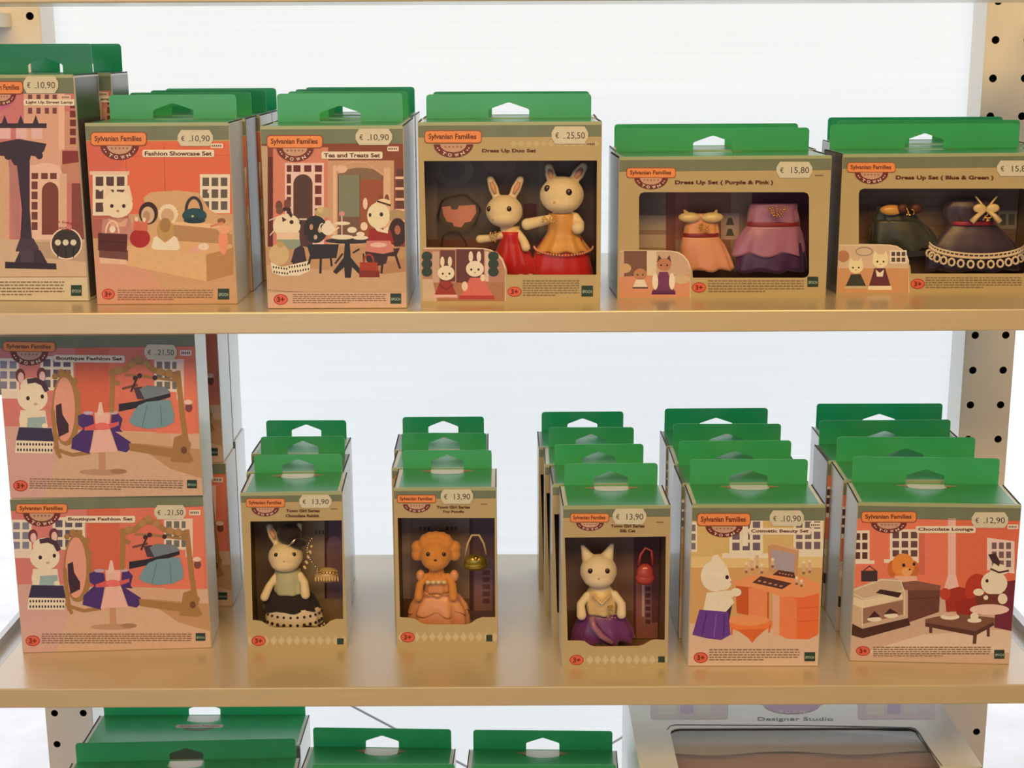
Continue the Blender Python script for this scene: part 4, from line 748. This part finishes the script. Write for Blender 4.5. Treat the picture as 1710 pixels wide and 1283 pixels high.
def tfs(px, py): P_ = at_z(px, py, zt)-Os; return (float(P_[0]), float(P_[1]))
def toplay(pr, name, par):
    if pr.mb.v:
        pr.mb.v = [(v[0], v[2], hz-v[1]) for v in pr.mb.v]; return pr.build(name, par)
p = Print(tfs, (-hx+.002, .001, hx-.002, dp-.002), -.0001)
for xs in ((1086, 1216), (1432, 1562)):
    p = Print(tfs, (-hx+.002, .001, hx-.002, dp-.002), -.0001); p.RR(xs[0], 1150, xs[1], 1202, (222, 186, 184), 5); p.R(xs[0]+14, 1150, xs[0]+44, 1194, (226, 196, 200)); p.R(xs[0]+50, 1150, xs[0]+72, 1192, (196, 160, 160)); p.R(xs[0]+78, 1150, xs[0]+100, 1194, (222, 194, 204)); toplay(p, 'picture_print', studio)
p = Print(tfs, (-hx+.002, .001, hx-.002, dp-.002), -.0001); p.S((70, 60, 62), 1.6, 1114, 1219, 1119, 1213, 1128, 1211, 1330, 1212, 1520, 1215.5, 1529, 1218, 1536, 1228, 1560, 1262, 1574, 1281)
toplay(p, 'window_edge', studio)
p = Print(tfs, (-hx+.002, .001, hx-.002, dp-.002), -.0001, base=6)
p.E(1322, 1176, 48, 17, (196, 150, 150), 0, 180)
for i, ch in enumerate('TOWN'): p.T(ch, 1304+12*i, 1189, 8, 5, (232, 214, 210), .02)
p.RR(1270, 1160, 1376, 1178, (222, 160, 130), 5); p.T('Sylvanian Families', 1323, 1168, 92, 9, (150, 90, 80), .018)
toplay(p, 'logo_badge', studio)
p = Print(tfs, (-hx+.002, .001, hx-.002, dp-.002), -.0001, base=6); p.T('Designer Studio', 1328, 1202, 126, 7.5, (120, 112, 106), .004); toplay(p, 'title_print', studio)

# ------------------------------------------------------------------ things inside the window boxes
def pt(x, y, Y, dy=0): P = at_y(x, y, Y); return Vector((float(P[0]), float(P[1])+dy, float(P[2])))
def mpp(x, y, Y): return float(at_y(x+1, y, Y)[0]-at_y(x, y, Y)[0])
def fuse(parts, M, name, parent, voxel=.0011):
    """overlapping ellipsoids and capsules melted into one continuous surface"""
    q = MB()
    for k in parts:
        if k[0] == 'e': q.sphere(k[1], k[2], M, 20, 14)
        else: q.tube(k[1], k[2], M, 12); q.sphere(k[1][0], k[2][0], M, 12, 8); q.sphere(k[1][-1], k[2][-1], M, 12, 8)
    o = q.build('tmp'); md = o.modifiers.new('r', 'REMESH'); md.mode = 'VOXEL'; md.voxel_size = voxel; md.use_smooth_shade = True
    s = o.modifiers.new('s', 'SMOOTH'); s.iterations = 4; s.factor = .5
    dg = bpy.context.evaluated_depsgraph_get(); me = bpy.data.meshes.new_from_object(o.evaluated_get(dg)); bpy.data.objects.remove(o)
    me.name = name; me.materials.clear(); me.materials.append(M); me.polygons.foreach_set('use_smooth', [True]*len(me.polygons))
    n = bpy.data.objects.new(name, me); COL.objects.link(n)
    if parent: n.parent = parent; n.matrix_parent_inverse = Matrix.Translation(-Vector(parent.location))
    return n
def under(mb, name, parent, **k):
    o = mb.build(name, parent, **k); o.matrix_parent_inverse = Matrix.Translation(-Vector(parent.location)); return o
def gown(Y, prof, M, name, parent, pleats=0, amp=0, depth=.7, twist=0, d0=None):
    """cloth turned about a leaning axis: prof = [(cx, py, half width px)] from top to hem"""
    q = MB(); n = 72; vs = []; fs = []; P0 = []
    # refine the outline
    pf = []
    for (a, b) in zip(prof, prof[1:]):
        for k in range(4): t = k/4; pf.append(tuple(a[i]*(1-t)+b[i]*t for i in range(3)))
    pf.append(prof[-1]); m_ = len(pf)
    for j, (cx, py, hw) in enumerate(pf):
        c = pt(cx, py, Y); r = hw*mpp(cx, py, Y); g = j/(m_-1)
        dd = depth if d0 is None else d0+(depth-d0)*g
        for i in range(n):
            a = 2*math.pi*i/n; k = 1+amp*1.25*g*(math.sin(pleats*a+twist*g+.7*math.sin(2.3*a))+.45*math.sin((pleats+4)*a+1.7+2*g))
            vs.append((c.x+r*k*math.cos(a), c.y+r*k*dd*math.sin(a), c.z+(amp*r*.9*g*math.cos(pleats*a+.8) if pleats else 0)))
    for j in range(m_-1):
        for i in range(n): fs.append((j*n+i, (j+1)*n+i, (j+1)*n+(i+1) % n, j*n+(i+1) % n))
    fs.append(tuple(range(n))); fs.append(tuple((m_-1)*n+i for i in range(n))[::-1])
    q.add(vs, fs, M, True); return under(q, name, parent)
def beads(Y, L, r, M, name, parent, dy=0):
    q = MB()
    for x, y in L: q.sphere(pt(x, y, Y, dy), r, M, 8, 6)
    return under(q, name, parent)
def satin(name, c, rough=.3): return mat(name, c, rough, sheen=.4, coat=.25, noise=.15, nscale=70)
RED = satin('red_satin', (.62, .02, .025), .3); GOLDS = satin('gold_satin', (.78, .42, .12), .28); PEACH = satin('peach_satin', (.88, .42, .22), .34); PURP = satin('purple_satin', (.20, .05, .30), .28)
LILAC = satin('lilac_satin', (.46, .20, .42), .27); DPURP = satin('deep_purple_satin', (.07, .02, .13), .4); NAVY = satin('navy_cloth', (.055, .035, .085), .4); DGREEN = satin('dark_green_cloth', (.035, .045, .045), .42)
IVORY = satin('ivory_satin', (.86, .70, .42), .3); BLACKC = mat('black_felt', (.025, .018, .025), .9, sheen=.3); LACE = mat('white_lace', (.88, .80, .70), .8); MINT = mat('pale_mint_cloth', (.55, .60, .46), .7, noise=.12, nscale=160)
RIB = satin('dark_red_ribbon', (.28, .02, .03), .4); PINKS = satin('pink_tulle', (.85, .40, .28), .4); PINKB = mat('glossy_pink_plastic', (.52, .08, .09), .25, coat=.5); GOLDB = mat('gold_green_plastic', (.42, .36, .07), .28, metal=.7)
def doll(name, lab, Y, foot, zb, fur, head, ears, torso, arms, eyes, nose=None, erx=3.0, muzzle=None, inner=True, extra=()):
    f = pt(foot[0], foot[1], Y); f.z = zb; root = empty(name, f, label=lab, category='doll')
    hx, hy, rx, ry = head; s = mpp(hx, hy, Y); parts = [('e', pt(hx, hy, Y, -.004), (rx*s, min(rx*s*.86, .019), ry*s)), ('e', pt(hx, hy+ry*.35, Y, -.006), (rx*s*.86, min(rx*s*.8, .018), ry*s*.62))]
    for e in ears:
        if e[0] == 'tri': parts.append(('c', [pt(e[1], e[2], Y), pt(e[3], e[4], Y)], [e[5]*s, e[5]*s*.35]))
        else: parts.append(('c', [pt(e[1], e[2], Y), pt((e[1]+e[3])/2, (e[2]+e[4])/2, Y), pt(e[3], e[4], Y)], [e[5]*s*.7, e[5]*s, e[5]*s*.75]))
    tx, ty, tw, th = torso; parts.append(('e', pt(tx, ty, Y), (tw*s, tw*s*.8, th*s))); parts.append(('c', [pt(hx, hy+ry*.6, Y), pt(tx, ty, Y)], [tw*s*.6, tw*s*.8]))
    for a in arms:
        L = [pt(a[i], a[i+1], Y, -.004-.004*k) for k, i in enumerate(range(0, len(a)-1, 2))]; n = len(L); parts.append(('c', L, [a[-1]*s*(.75+.25*i/(n-1)) for i in range(n)]))
    parts += list(extra)
    if muzzle: parts.append(('e', pt(muzzle[0], muzzle[1], Y, -.010), (muzzle[2]*s, muzzle[2]*s, muzzle[3]*s)))
    for lx in (-1, 1): parts.append(('c', [pt(tx+lx*tw*.45, ty+th*.5, Y), Vector((pt(foot[0]+lx*tw*.45, foot[1], Y).x, f.y, f.z+tw*s*.4))], [tw*s*.36, tw*s*.4]))
    body = fuse(parts, fur, 'body', root)
    bpy.context.view_layer.update()
    def surf(x, y, dz=0):   # front surface of the body under this point
        d = (Vector([float(k) for k in ray(x, y)])).normalized()
        st = Vector([float(k) for k in CAM]); ok, loc, nn, ii = body.ray_cast(st, d)
        return (loc, nn) if ok else (pt(x, y, Y, -.012), Vector((0, -1, 0)))
    for ex, ey in eyes:
        q = MB(); P, nn = surf(ex, ey); q.sphere(P, (erx*s, erx*s*.6, erx*1.08*s), EYE, 14, 10); under(q, 'eye', root)
    if nose: q = MB(); P, nn = surf(nose[0], nose[1]); q.sphere(P, (nose[2]*s, nose[2]*s*.6, nose[2]*.8*s), nose[3], 12, 8); under(q, 'nose', root)
    if inner:
        for e in ears:
            if e[0] == 'ear':
                q = MB(); x_, y_ = e[1]*.4+e[3]*.6, e[2]*.4+e[4]*.6; P, nn = surf(x_, y_)
                A_1 = surf(e[1]*.75+e[3]*.25, e[2]*.75+e[4]*.25)[0]; B_1 = surf(e[1]*.12+e[3]*.88, e[2]*.12+e[4]*.88)[0]
                q.tube([A_1, P, B_1], [e[5]*s*.30, e[5]*s*.5, e[5]*s*.3], PINKEAR, 8); under(q, 'inner_ear', root)
    return root
# --- the two rabbit dolls of the large window box
YD = float(D_.O[1])+.036; ft = 486
small_r = doll('rabbit_doll', 'small cream rabbit doll in a red skirt, left of the pair', YD, (852, 470), float(D_.O[2])+.0016, FUR, (842, 352, 31, 27), [('ear', 830, 332, 819, 300, 8.5), ('ear', 854, 332, 869, 300, 8.5)],
    (852, 395, 17, 18), [(838, 392, 822, 396, 802, 397, 7.5), (866, 388, 874, 400, 878, 410, 8)], [(817, 349), (850, 349)], (824, 366, 2.2, PINKEAR), 4.2)
gown(YD, [(853, 378, 15), (853, 388, 16), (852, 392, 15)], IVORY, 'collar', small_r, depth=.9)
gown(YD, [(853, 386, 18), (854, 404, 20), (856, 418, 27), (857, 440, 36), (857, 458, 39)], RED, 'skirt', small_r, 11, .07, .46, 0, 1.05)
gown(YD, [(857, 456, 38), (857, 484, 39)], IVORY, 'underskirt', small_r, 14, .05, .46)
beads(YD, [(826+random.uniform(-8, 8), 392+random.uniform(-9, 9)) for k in range(26)], .0007, GOLD, 'bead_posy', small_r, -.016)
big_r = doll('rabbit_doll', 'large cream rabbit doll in a gold bodice, right of the pair', YD, (938, 472), float(D_.O[2])+.0016, FUR, (938, 325, 37, 31), [('ear', 922, 305, 917, 280, 9.5), ('ear', 956, 304, 974, 279, 10.5)],
    (940, 385, 22, 24), [(922, 364, 902, 368, 880, 372, 10), (960, 362, 966, 372, 964, 378, 11)], [(914, 315), (950, 321)], (926, 338, 2.4, PINKEAR), 5.2)
gown(YD, [(938, 356, 22), (940, 366, 25), (940, 388, 26), (940, 402, 34), (940, 418, 46), (941, 421, 47)], GOLDS, 'bodice', big_r, 9, .05, .46, 0, 1.0)
gown(YD, [(940, 396, 32), (938, 420, 44), (938, 446, 50), (939, 466, 52), (939, 484, 52)], RED, 'skirt', big_r, 10, .05, .42)
q = MB()
for k in range(30):
    a = math.pi*(k+.5)/30; q.sphere(pt(941-49*math.cos(a), 411+12*math.sin(a), YD, -.0125*math.sin(a)-.002), .0011, PINKS, 8, 6)
under(q, 'hem_trim', big_r)
beads(YD, [(916+random.uniform(-11, 11), 361+random.uniform(-6, 8)) for k in range(34)], .0007, GOLD, 'bead_posy', big_r, -.019)
# --- beret rabbit
YH = float(H_.O[1])+.030
hr = doll('rabbit_doll', 'cream rabbit doll with a black beret and dark lace-hemmed skirt', YH, (487, 1052), .0016, FUR, (478, 927, 29, 25), [('ear', 462, 908, 450, 880, 8), ('ear', 492, 905, 500, 878, 7)],
    (480, 975, 22, 26), [(462, 960, 452, 974, 445, 990, 7.5), (502, 958, 510, 968, 513, 986, 8)], [(461, 927), (491, 926)], (474, 938, 1.8, PINKEAR), 3.4)
q = MB(); q.sphere(pt(484, 890, YH, -.004), (.0125, .0115, .0105), BLACKC); q.sphere(pt(500, 903, YH, -.008), (.0085, .008, .0045), BLACKC); o = under(q, 'beret', hr)
q = MB(); q.tube([pt(486, 900, YH, -.0165), pt(493, 896, YH, -.017), pt(500, 889, YH, -.0155)], [.0012, .0018, .0012], SILVER, 8); under(q, 'hair_bow', hr)
gown(YH, [(481, 951, 21), (481, 960, 24), (482, 975, 25), (484, 988, 26)], MINT, 'blouse', hr, 8, .02, .82)
gown(YH, [(482, 983, 26), (484, 992, 40), (485, 1006, 47), (487, 1015, 49)], BLACKC, 'skirt', hr, 7, .04, .5)
gown(YH, [(488, 1012, 46), (490, 1026, 48), (491, 1040, 49)], LACE, 'lace_hem', hr, 7, .04, .5)
q = MB()
for k in range(13):
    a = math.pi*(k+.6)/13.4
    for yy, r in ((1020, .0013), (1033, .0017)): q.sphere(pt(490-49*math.cos(a), yy+6*math.sin(a)-3, YH, -.0135*math.sin(a)-.0012), r, BLACKC, 8, 6)
    q.sphere(pt(490-49*math.cos(a)+4, 1042+6*math.sin(a)-3, YH, -.0135*math.sin(a)-.001), .0012, LACE, 8, 6)
under(q, 'lace_dots', hr)
# beaded purse on a chain
f = pt(548, 968, YH, -.006); pz = empty('handbag', f, label='gold beaded purse on a pearl chain beside the beret rabbit doll', category='handbag')
q = MB(); q.sphere(pt(548, 957, YH, -.006), (.0128, .006, .0080), mat('pale_gold_plastic', (.80, .62, .34), .3, metal=.3)); under(q, 'bag_body', pz)
q = MB()
for k in range(9): q.sphere(pt(530+4.6*k, 960, YH, -.0128), (.0009, .0009, .0028), IVORY, 8, 6)
for k in range(7): q.tube([pt(532+5.4*k+2.2*math.cos(a_*math.pi/4), 949+3*math.sin(a_*math.pi/4), YH, -.0122) for a_ in range(8)], .0005, GOLD, 6, True)
under(q, 'bead_trim', pz)
q = MB()
for k in range(15):
    t = k/14; q.sphere(pt(536-26*math.sin(t*2.2)+t*8, 948-54*t, YH, -.010), .00105 if k % 2 else .0014, SILVER, 8, 6)
for k in range(9): t = k/8; q.sphere(pt(511+12*t, 943+(3 if k % 2 else -3)-34*t, YH, -.012), .0014, IVORY, 8, 6)
under(q, 'chain', pz)
# --- apricot poodle
YI = float(I_.O[1])+.030; s_ = mpp(728, 925, YI)
curl = [('e', pt(728+20*math.cos(a), 905+10*math.sin(a), YI, -.002), (.0055, .0055, .0055)) for a in [math.pi+math.pi*k/6 for k in range(7)]] + [('e', pt(728+sx*31, 918+dy, YI, 0), (.0062, .0055, .0068)) for sx in (-1, 1) for dy in (-4, 8)]
po = doll('poodle_doll', 'apricot poodle doll in a peach ball gown', YI, (733, 1046), .0016, FURO, (728, 924, 27, 25), [], (730, 975, 19, 26), [(712, 960, 702, 972, 700, 990, 7.5), (748, 960, 756, 972, 758, 990, 7.5)], [(715, 926), (741, 926)], (727, 936, 2.6, EYE), 3.6, (727, 938, 13, 10), False, curl)
gown(YI, [(731, 962, 20), (731, 972, 22), (731, 986, 22)], PEACH, 'bodice', po, 8, .03, .8)
gown(YI, [(731, 984, 22), (732, 994, 36), (733, 1012, 46), (733, 1030, 50), (734, 1044, 51)], PINKS, 'skirt', po, 8, .07, .48)
gown(YI, [(731, 984, 21), (732, 996, 37), (733, 1010, 46), (733, 1020, 49)], PEACH, 'overskirt', po, 8, .09, .50)
beads(YI, [(708+3.4*k, 983+2*math.sin(k*1.1)+5*math.sin(math.pi*k/12)) for k in range(13)], .0010, GOLD, 'waist_chain', po, -.0135)
q = MB()
for k in range(4): q.sphere(pt(716+9*k, 964, YI, -.0145), (.0028, .0018, .0022), IVORY, 10, 8)
for sx in (-1, 1): q.sphere(pt(731+sx*28, 958, YI, -.006), (.0045, .004, .006), PEACH, 12, 8)
under(q, 'neck_ruffle', po)
hb = empty('handbag', pt(793, 948, YI, -.004), label='small gold-green handbag hanging beside the poodle doll', category='handbag')
q = MB(); q.sphere(pt(794, 936, YI, -.004), (.0110, .006, .0078), GOLDB); q.sphere(pt(794, 942, YI, -.004), (.0118, .006, .0055), GOLDB); q.sphere(pt(795, 928, YI, -.008), (.0026, .0026, .0026), GOLD); under(q, 'bag_body', hb)
q = MB(); q.tube([pt(777, 928, YI), pt(781, 908, YI), pt(788, 894, YI), pt(800, 894, YI), pt(808, 908, YI), pt(812, 926, YI)], .0011, mat('cream_handle', (.75, .62, .42), .4), 8); under(q, 'handle', hb)
# --- cream cat
YJ = float(J_.O[1])+.030
ct = doll('cat_doll', 'cream cat doll in an ivory blouse and purple satin skirt', YJ, (1006, 1078), .0016, FURC, (999, 951, 31, 28), [('tri', 982, 932, 973, 913, 11), ('tri', 1014, 930, 1022, 910, 11)],
    (1003, 1000, 24, 30), [(980, 992, 969, 1004, 970, 1020, 8.5), (1026, 990, 1037, 1004, 1036, 1018, 8.5)], [(986, 954), (1014, 954)], (1000, 967, 2.3, PINKEAR), 4.3, (1000, 966, 13, 9))
gown(YJ, [(1002, 982, 19), (1003, 992, 25), (1004, 1008, 27), (1005, 1022, 26)], IVORY, 'blouse', ct, 7, .03, .8)
gown(YJ, [(1005, 1019, 26), (1006, 1032, 40), (1007, 1052, 49), (1007, 1068, 52)], PURP, 'skirt', ct, 8, .08, .46)
q = MB(); q.tube([pt(986, 1022, YJ, -.014), pt(990, 1036, YJ, -.017), pt(1002, 1050, YJ, -.0185), pt(1020, 1062, YJ, -.018)], [.0022, .003, .003, .002], LILAC, 8); under(q, 'sash', ct)
q = MB(); q.tube([pt(989, 985, YJ, -.014), pt(1003, 998, YJ, -.018), pt(1018, 984, YJ, -.014)], .0014, IVORY, 8); under(q, 'collar', ct)
beads(YJ, [(1020+random.uniform(-7, 7), 1008+random.uniform(-9, 12)) for k in range(24)], .0008, GOLD, 'bead_posy', ct, -.0185)
pb = empty('handbag', pt(1078, 978, YJ, 0), label='small red-pink handbag beside the cream cat doll', category='handbag')
q = MB(); q.sphere(pt(1077, 958, YJ), (.0085, .0055, .0100), PINKB); q.sphere(pt(1077, 966, YJ), (.0095, .0055, .0070), PINKB); under(q, 'bag_body', pb)
q = MB(); q.tube([pt(1066, 944, YJ), pt(1070, 926, YJ), pt(1078, 915, YJ), pt(1088, 920, YJ), pt(1090, 944, YJ)], .0013, PINKB, 8); under(q, 'handle', pb)
# --- dresses in the flat window boxes
YE = float(E1.O[1])+.034
def dress(name, lab, foot, Y): return empty(name, pt(foot[0], foot[1], Y), label=lab, category='dress')
d1 = dress('doll_dress', 'small peach-pink doll dress with a ribbon waist', (1180, 452), YE)
gown(YE, [(1171, 357, 26), (1171, 366, 27), (1171, 378, 28), (1171, 391, 30)], PEACH, 'bodice', d1, 5, .05, .36)
for x, a, b in ((1152, 1141, 350), (1190, 1196, 350)):
    q = MB(); q.sphere(pt(x-2, 362, YE, -.006), (.0105, .005, .0048), IVORY, 14, 10); q.tube([pt(x, 362, YE, -.006), pt(a, b, YE, -.004)], [.003, .001], IVORY, 8); under(q, 'sleeve', d1)
gown(YE, [(1170, 389, 30.5), (1170, 395, 31)], RIB, 'waist_ribbon', d1, 0, 0, .42)
gown(YE, [(1170, 394, 30), (1173, 410, 37), (1177, 430, 42), (1180, 450, 46)], PINKS, 'skirt', d1, 7, .06, .36)
beads(YE, [(1173+random.uniform(-8, 8), 376+random.uniform(-6, 9)) for k in range(20)], .0008, GOLD, 'bead_posy', d1, -.011)
d2 = dress('doll_dress', 'large lilac and deep purple doll dress with gold beads', (1290, 458), YE)
gown(YE, [(1292, 340, 40), (1290, 352, 41), (1291, 372, 44)], LILAC, 'bodice', d2, 5, .05, .32)
gown(YE, [(1291, 371, 45), (1291, 377, 45)], RIB, 'waist_ribbon', d2, 0, 0, .36)
gown(YE, [(1291, 376, 44), (1288, 392, 52), (1285, 408, 57), (1284, 424, 60)], LILAC, 'overskirt', d2, 6, .07, .32)
gown(YE, [(1290, 405, 50), (1288, 430, 58), (1287, 452, 61)], DPURP, 'skirt', d2, 7, .05, .28)
beads(YE, [(1292+18*math.sin(k*.9)*(1-k/40), 342+k*.55) for k in range(30)], .0009, GOLD, 'bead_posy', d2, -.0165)
YQ = float(F1.O[1])+.034
d3 = dress('doll_dress', 'small dark green doll dress with a brown bow', (1505, 418), YQ)
gown(YQ, [(1492, 346, 28), (1494, 358, 32), (1498, 370, 38)], DGREEN, 'bodice', d3, 6, .07, .34)
gown(YQ, [(1498, 366, 38), (1505, 385, 50), (1510, 402, 56), (1514, 414, 55)], DGREEN, 'skirt', d3, 7, .09, .34)
q = MB(); q.sphere(pt(1484, 349, YQ, -.010), (.011, .004, .005), GOLDS, 12, 8); under(q, 'sleeve', d3)
q = MB()
for x in (1502, 1524): q.sphere(pt(x, 346, YQ, -.012), (.0056, .003, .0048), mat('brown_bow', (.10, .035, .03), .5), 12, 8)
under(q, 'bow', d3)
beads(YQ, [(1512+random.uniform(-7, 7), 351+random.uniform(-6, 6)) for k in range(18)], .0009, GOLD, 'bead_posy', d3, -.016)
d4 = dress('doll_dress', 'large navy doll dress with a white looped lace hem', (1625, 455), YQ)
gown(YQ, [(1622, 334, 38), (1622, 345, 46), (1622, 358, 45), (1624, 374, 38)], NAVY, 'bodice', d4, 6, .06, .32)
gown(YQ, [(1624, 369, 38), (1624, 375, 38)], satin('crimson_ribbon', (.38, .02, .05), .35), 'waist_ribbon', d4, 0, 0, .40)
gown(YQ, [(1624, 374, 38), (1625, 390, 54), (1627, 410, 70), (1627, 430, 79), (1627, 450, 80)], NAVY, 'skirt', d4, 8, .04, .25)
q = MB()
for k in range(15):
    a = math.pi*(k+.5)/15; x = 1627-80*math.cos(a); y = 408+18*math.sin(a)+4; dy = -.0115*math.sin(a)-.008
    q.tube([pt(x+5.2*math.cos(b*math.pi/4), y+7+6.2*math.sin(b*math.pi/4), YQ, dy) for b in range(8)], .0011, LACE, 6, True)
L1 = [pt(1627-80*math.cos(math.pi*(k+.5)/30), 408+18*math.sin(math.pi*(k+.5)/30)+d, YQ, -.0115*math.sin(math.pi*(k+.5)/30)-.008) for d in (0,) for k in range(30)]
q.tube(L1, .0013, LACE, 6); q.tube([v+Vector((0, 0, .0035)) for v in L1], .0009, LACE, 6)
for v in L1: q.tube([v, v+Vector((.0008, 0, .0035))], .0006, LACE, 5)
under(q, 'lace_hem', d4)
q = MB(); bw = pt(1638, 347, YQ, -.0155)
for sx in (-1, 1): q.sphere(bw+Vector((sx*.0062, 0, .0012)), (.0062, .0018, .0042), IVORY, 12, 8); q.tube([bw, bw+Vector((sx*.008, -.001, -.006)), bw+Vector((sx*.013, -.001, -.0115))], [.0014, .0024, .003], IVORY, 8); q.tube([bw, bw+Vector((sx*.010, .002, .012))], [.0012, .0008], IVORY, 6)
under(q, 'bow', d4)
beads(YQ, [(1638+random.uniform(-7, 7), 360+random.uniform(-6, 6)) for k in range(22)], .0009, GOLD, 'bead_posy', d4, -.019)

# ------------------------------------------------------------------ light
wd = bpy.data.worlds.new('daylight'); bpy.context.scene.world = wd; wd.use_nodes = True
bg = wd.node_tree.nodes['Background']; bg.inputs[0].default_value = (.93, .965, 1, 1); bg.inputs[1].default_value = 1.5
def lamp(name, loc, tgt, size, sy, power, col):
    l = bpy.data.lights.new(name, 'AREA'); l.shape = 'RECTANGLE'; l.size = size; l.size_y = sy; l.energy = power; l.color = col
    o = bpy.data.objects.new(name, l); COL.objects.link(o); o.location = loc; o.rotation_euler = (Vector(tgt)-Vector(loc)).to_track_quat('-Z', 'Y').to_euler()
lamp('ceiling_lamp', (0, -1.8, 1.5), (0, .05, .15), 2.0, .5, 36, (1, .61, .20))        # warm shop lamp above the aisle
lamp('rear_window_light', (-.6, -3.1, .3), (0, 0, .1), 2.4, 1.6, 12, (.74, .88, 1))   # daylight from the windows across the shop
lamp('side_fill_light', (-2.1, -.8, .3), (-.4, .2, 0), 1.2, 1.4, 3, (.78, .88, 1))  # cool fill light added at the left; the wall there has no window
sc = bpy.context.scene
sc.view_settings.view_transform = 'Standard'; sc.view_settings.look = 'None'; sc.view_settings.exposure = 0; sc.view_settings.gamma = 1; sc.view_settings.use_curve_mapping = False
sc.cycles.use_denoising = True; sc.cycles.max_bounces = 10; sc.cycles.transparent_max_bounces = 16; sc.cycles.caustics_reflective = False; sc.cycles.sample_clamp_indirect = 4
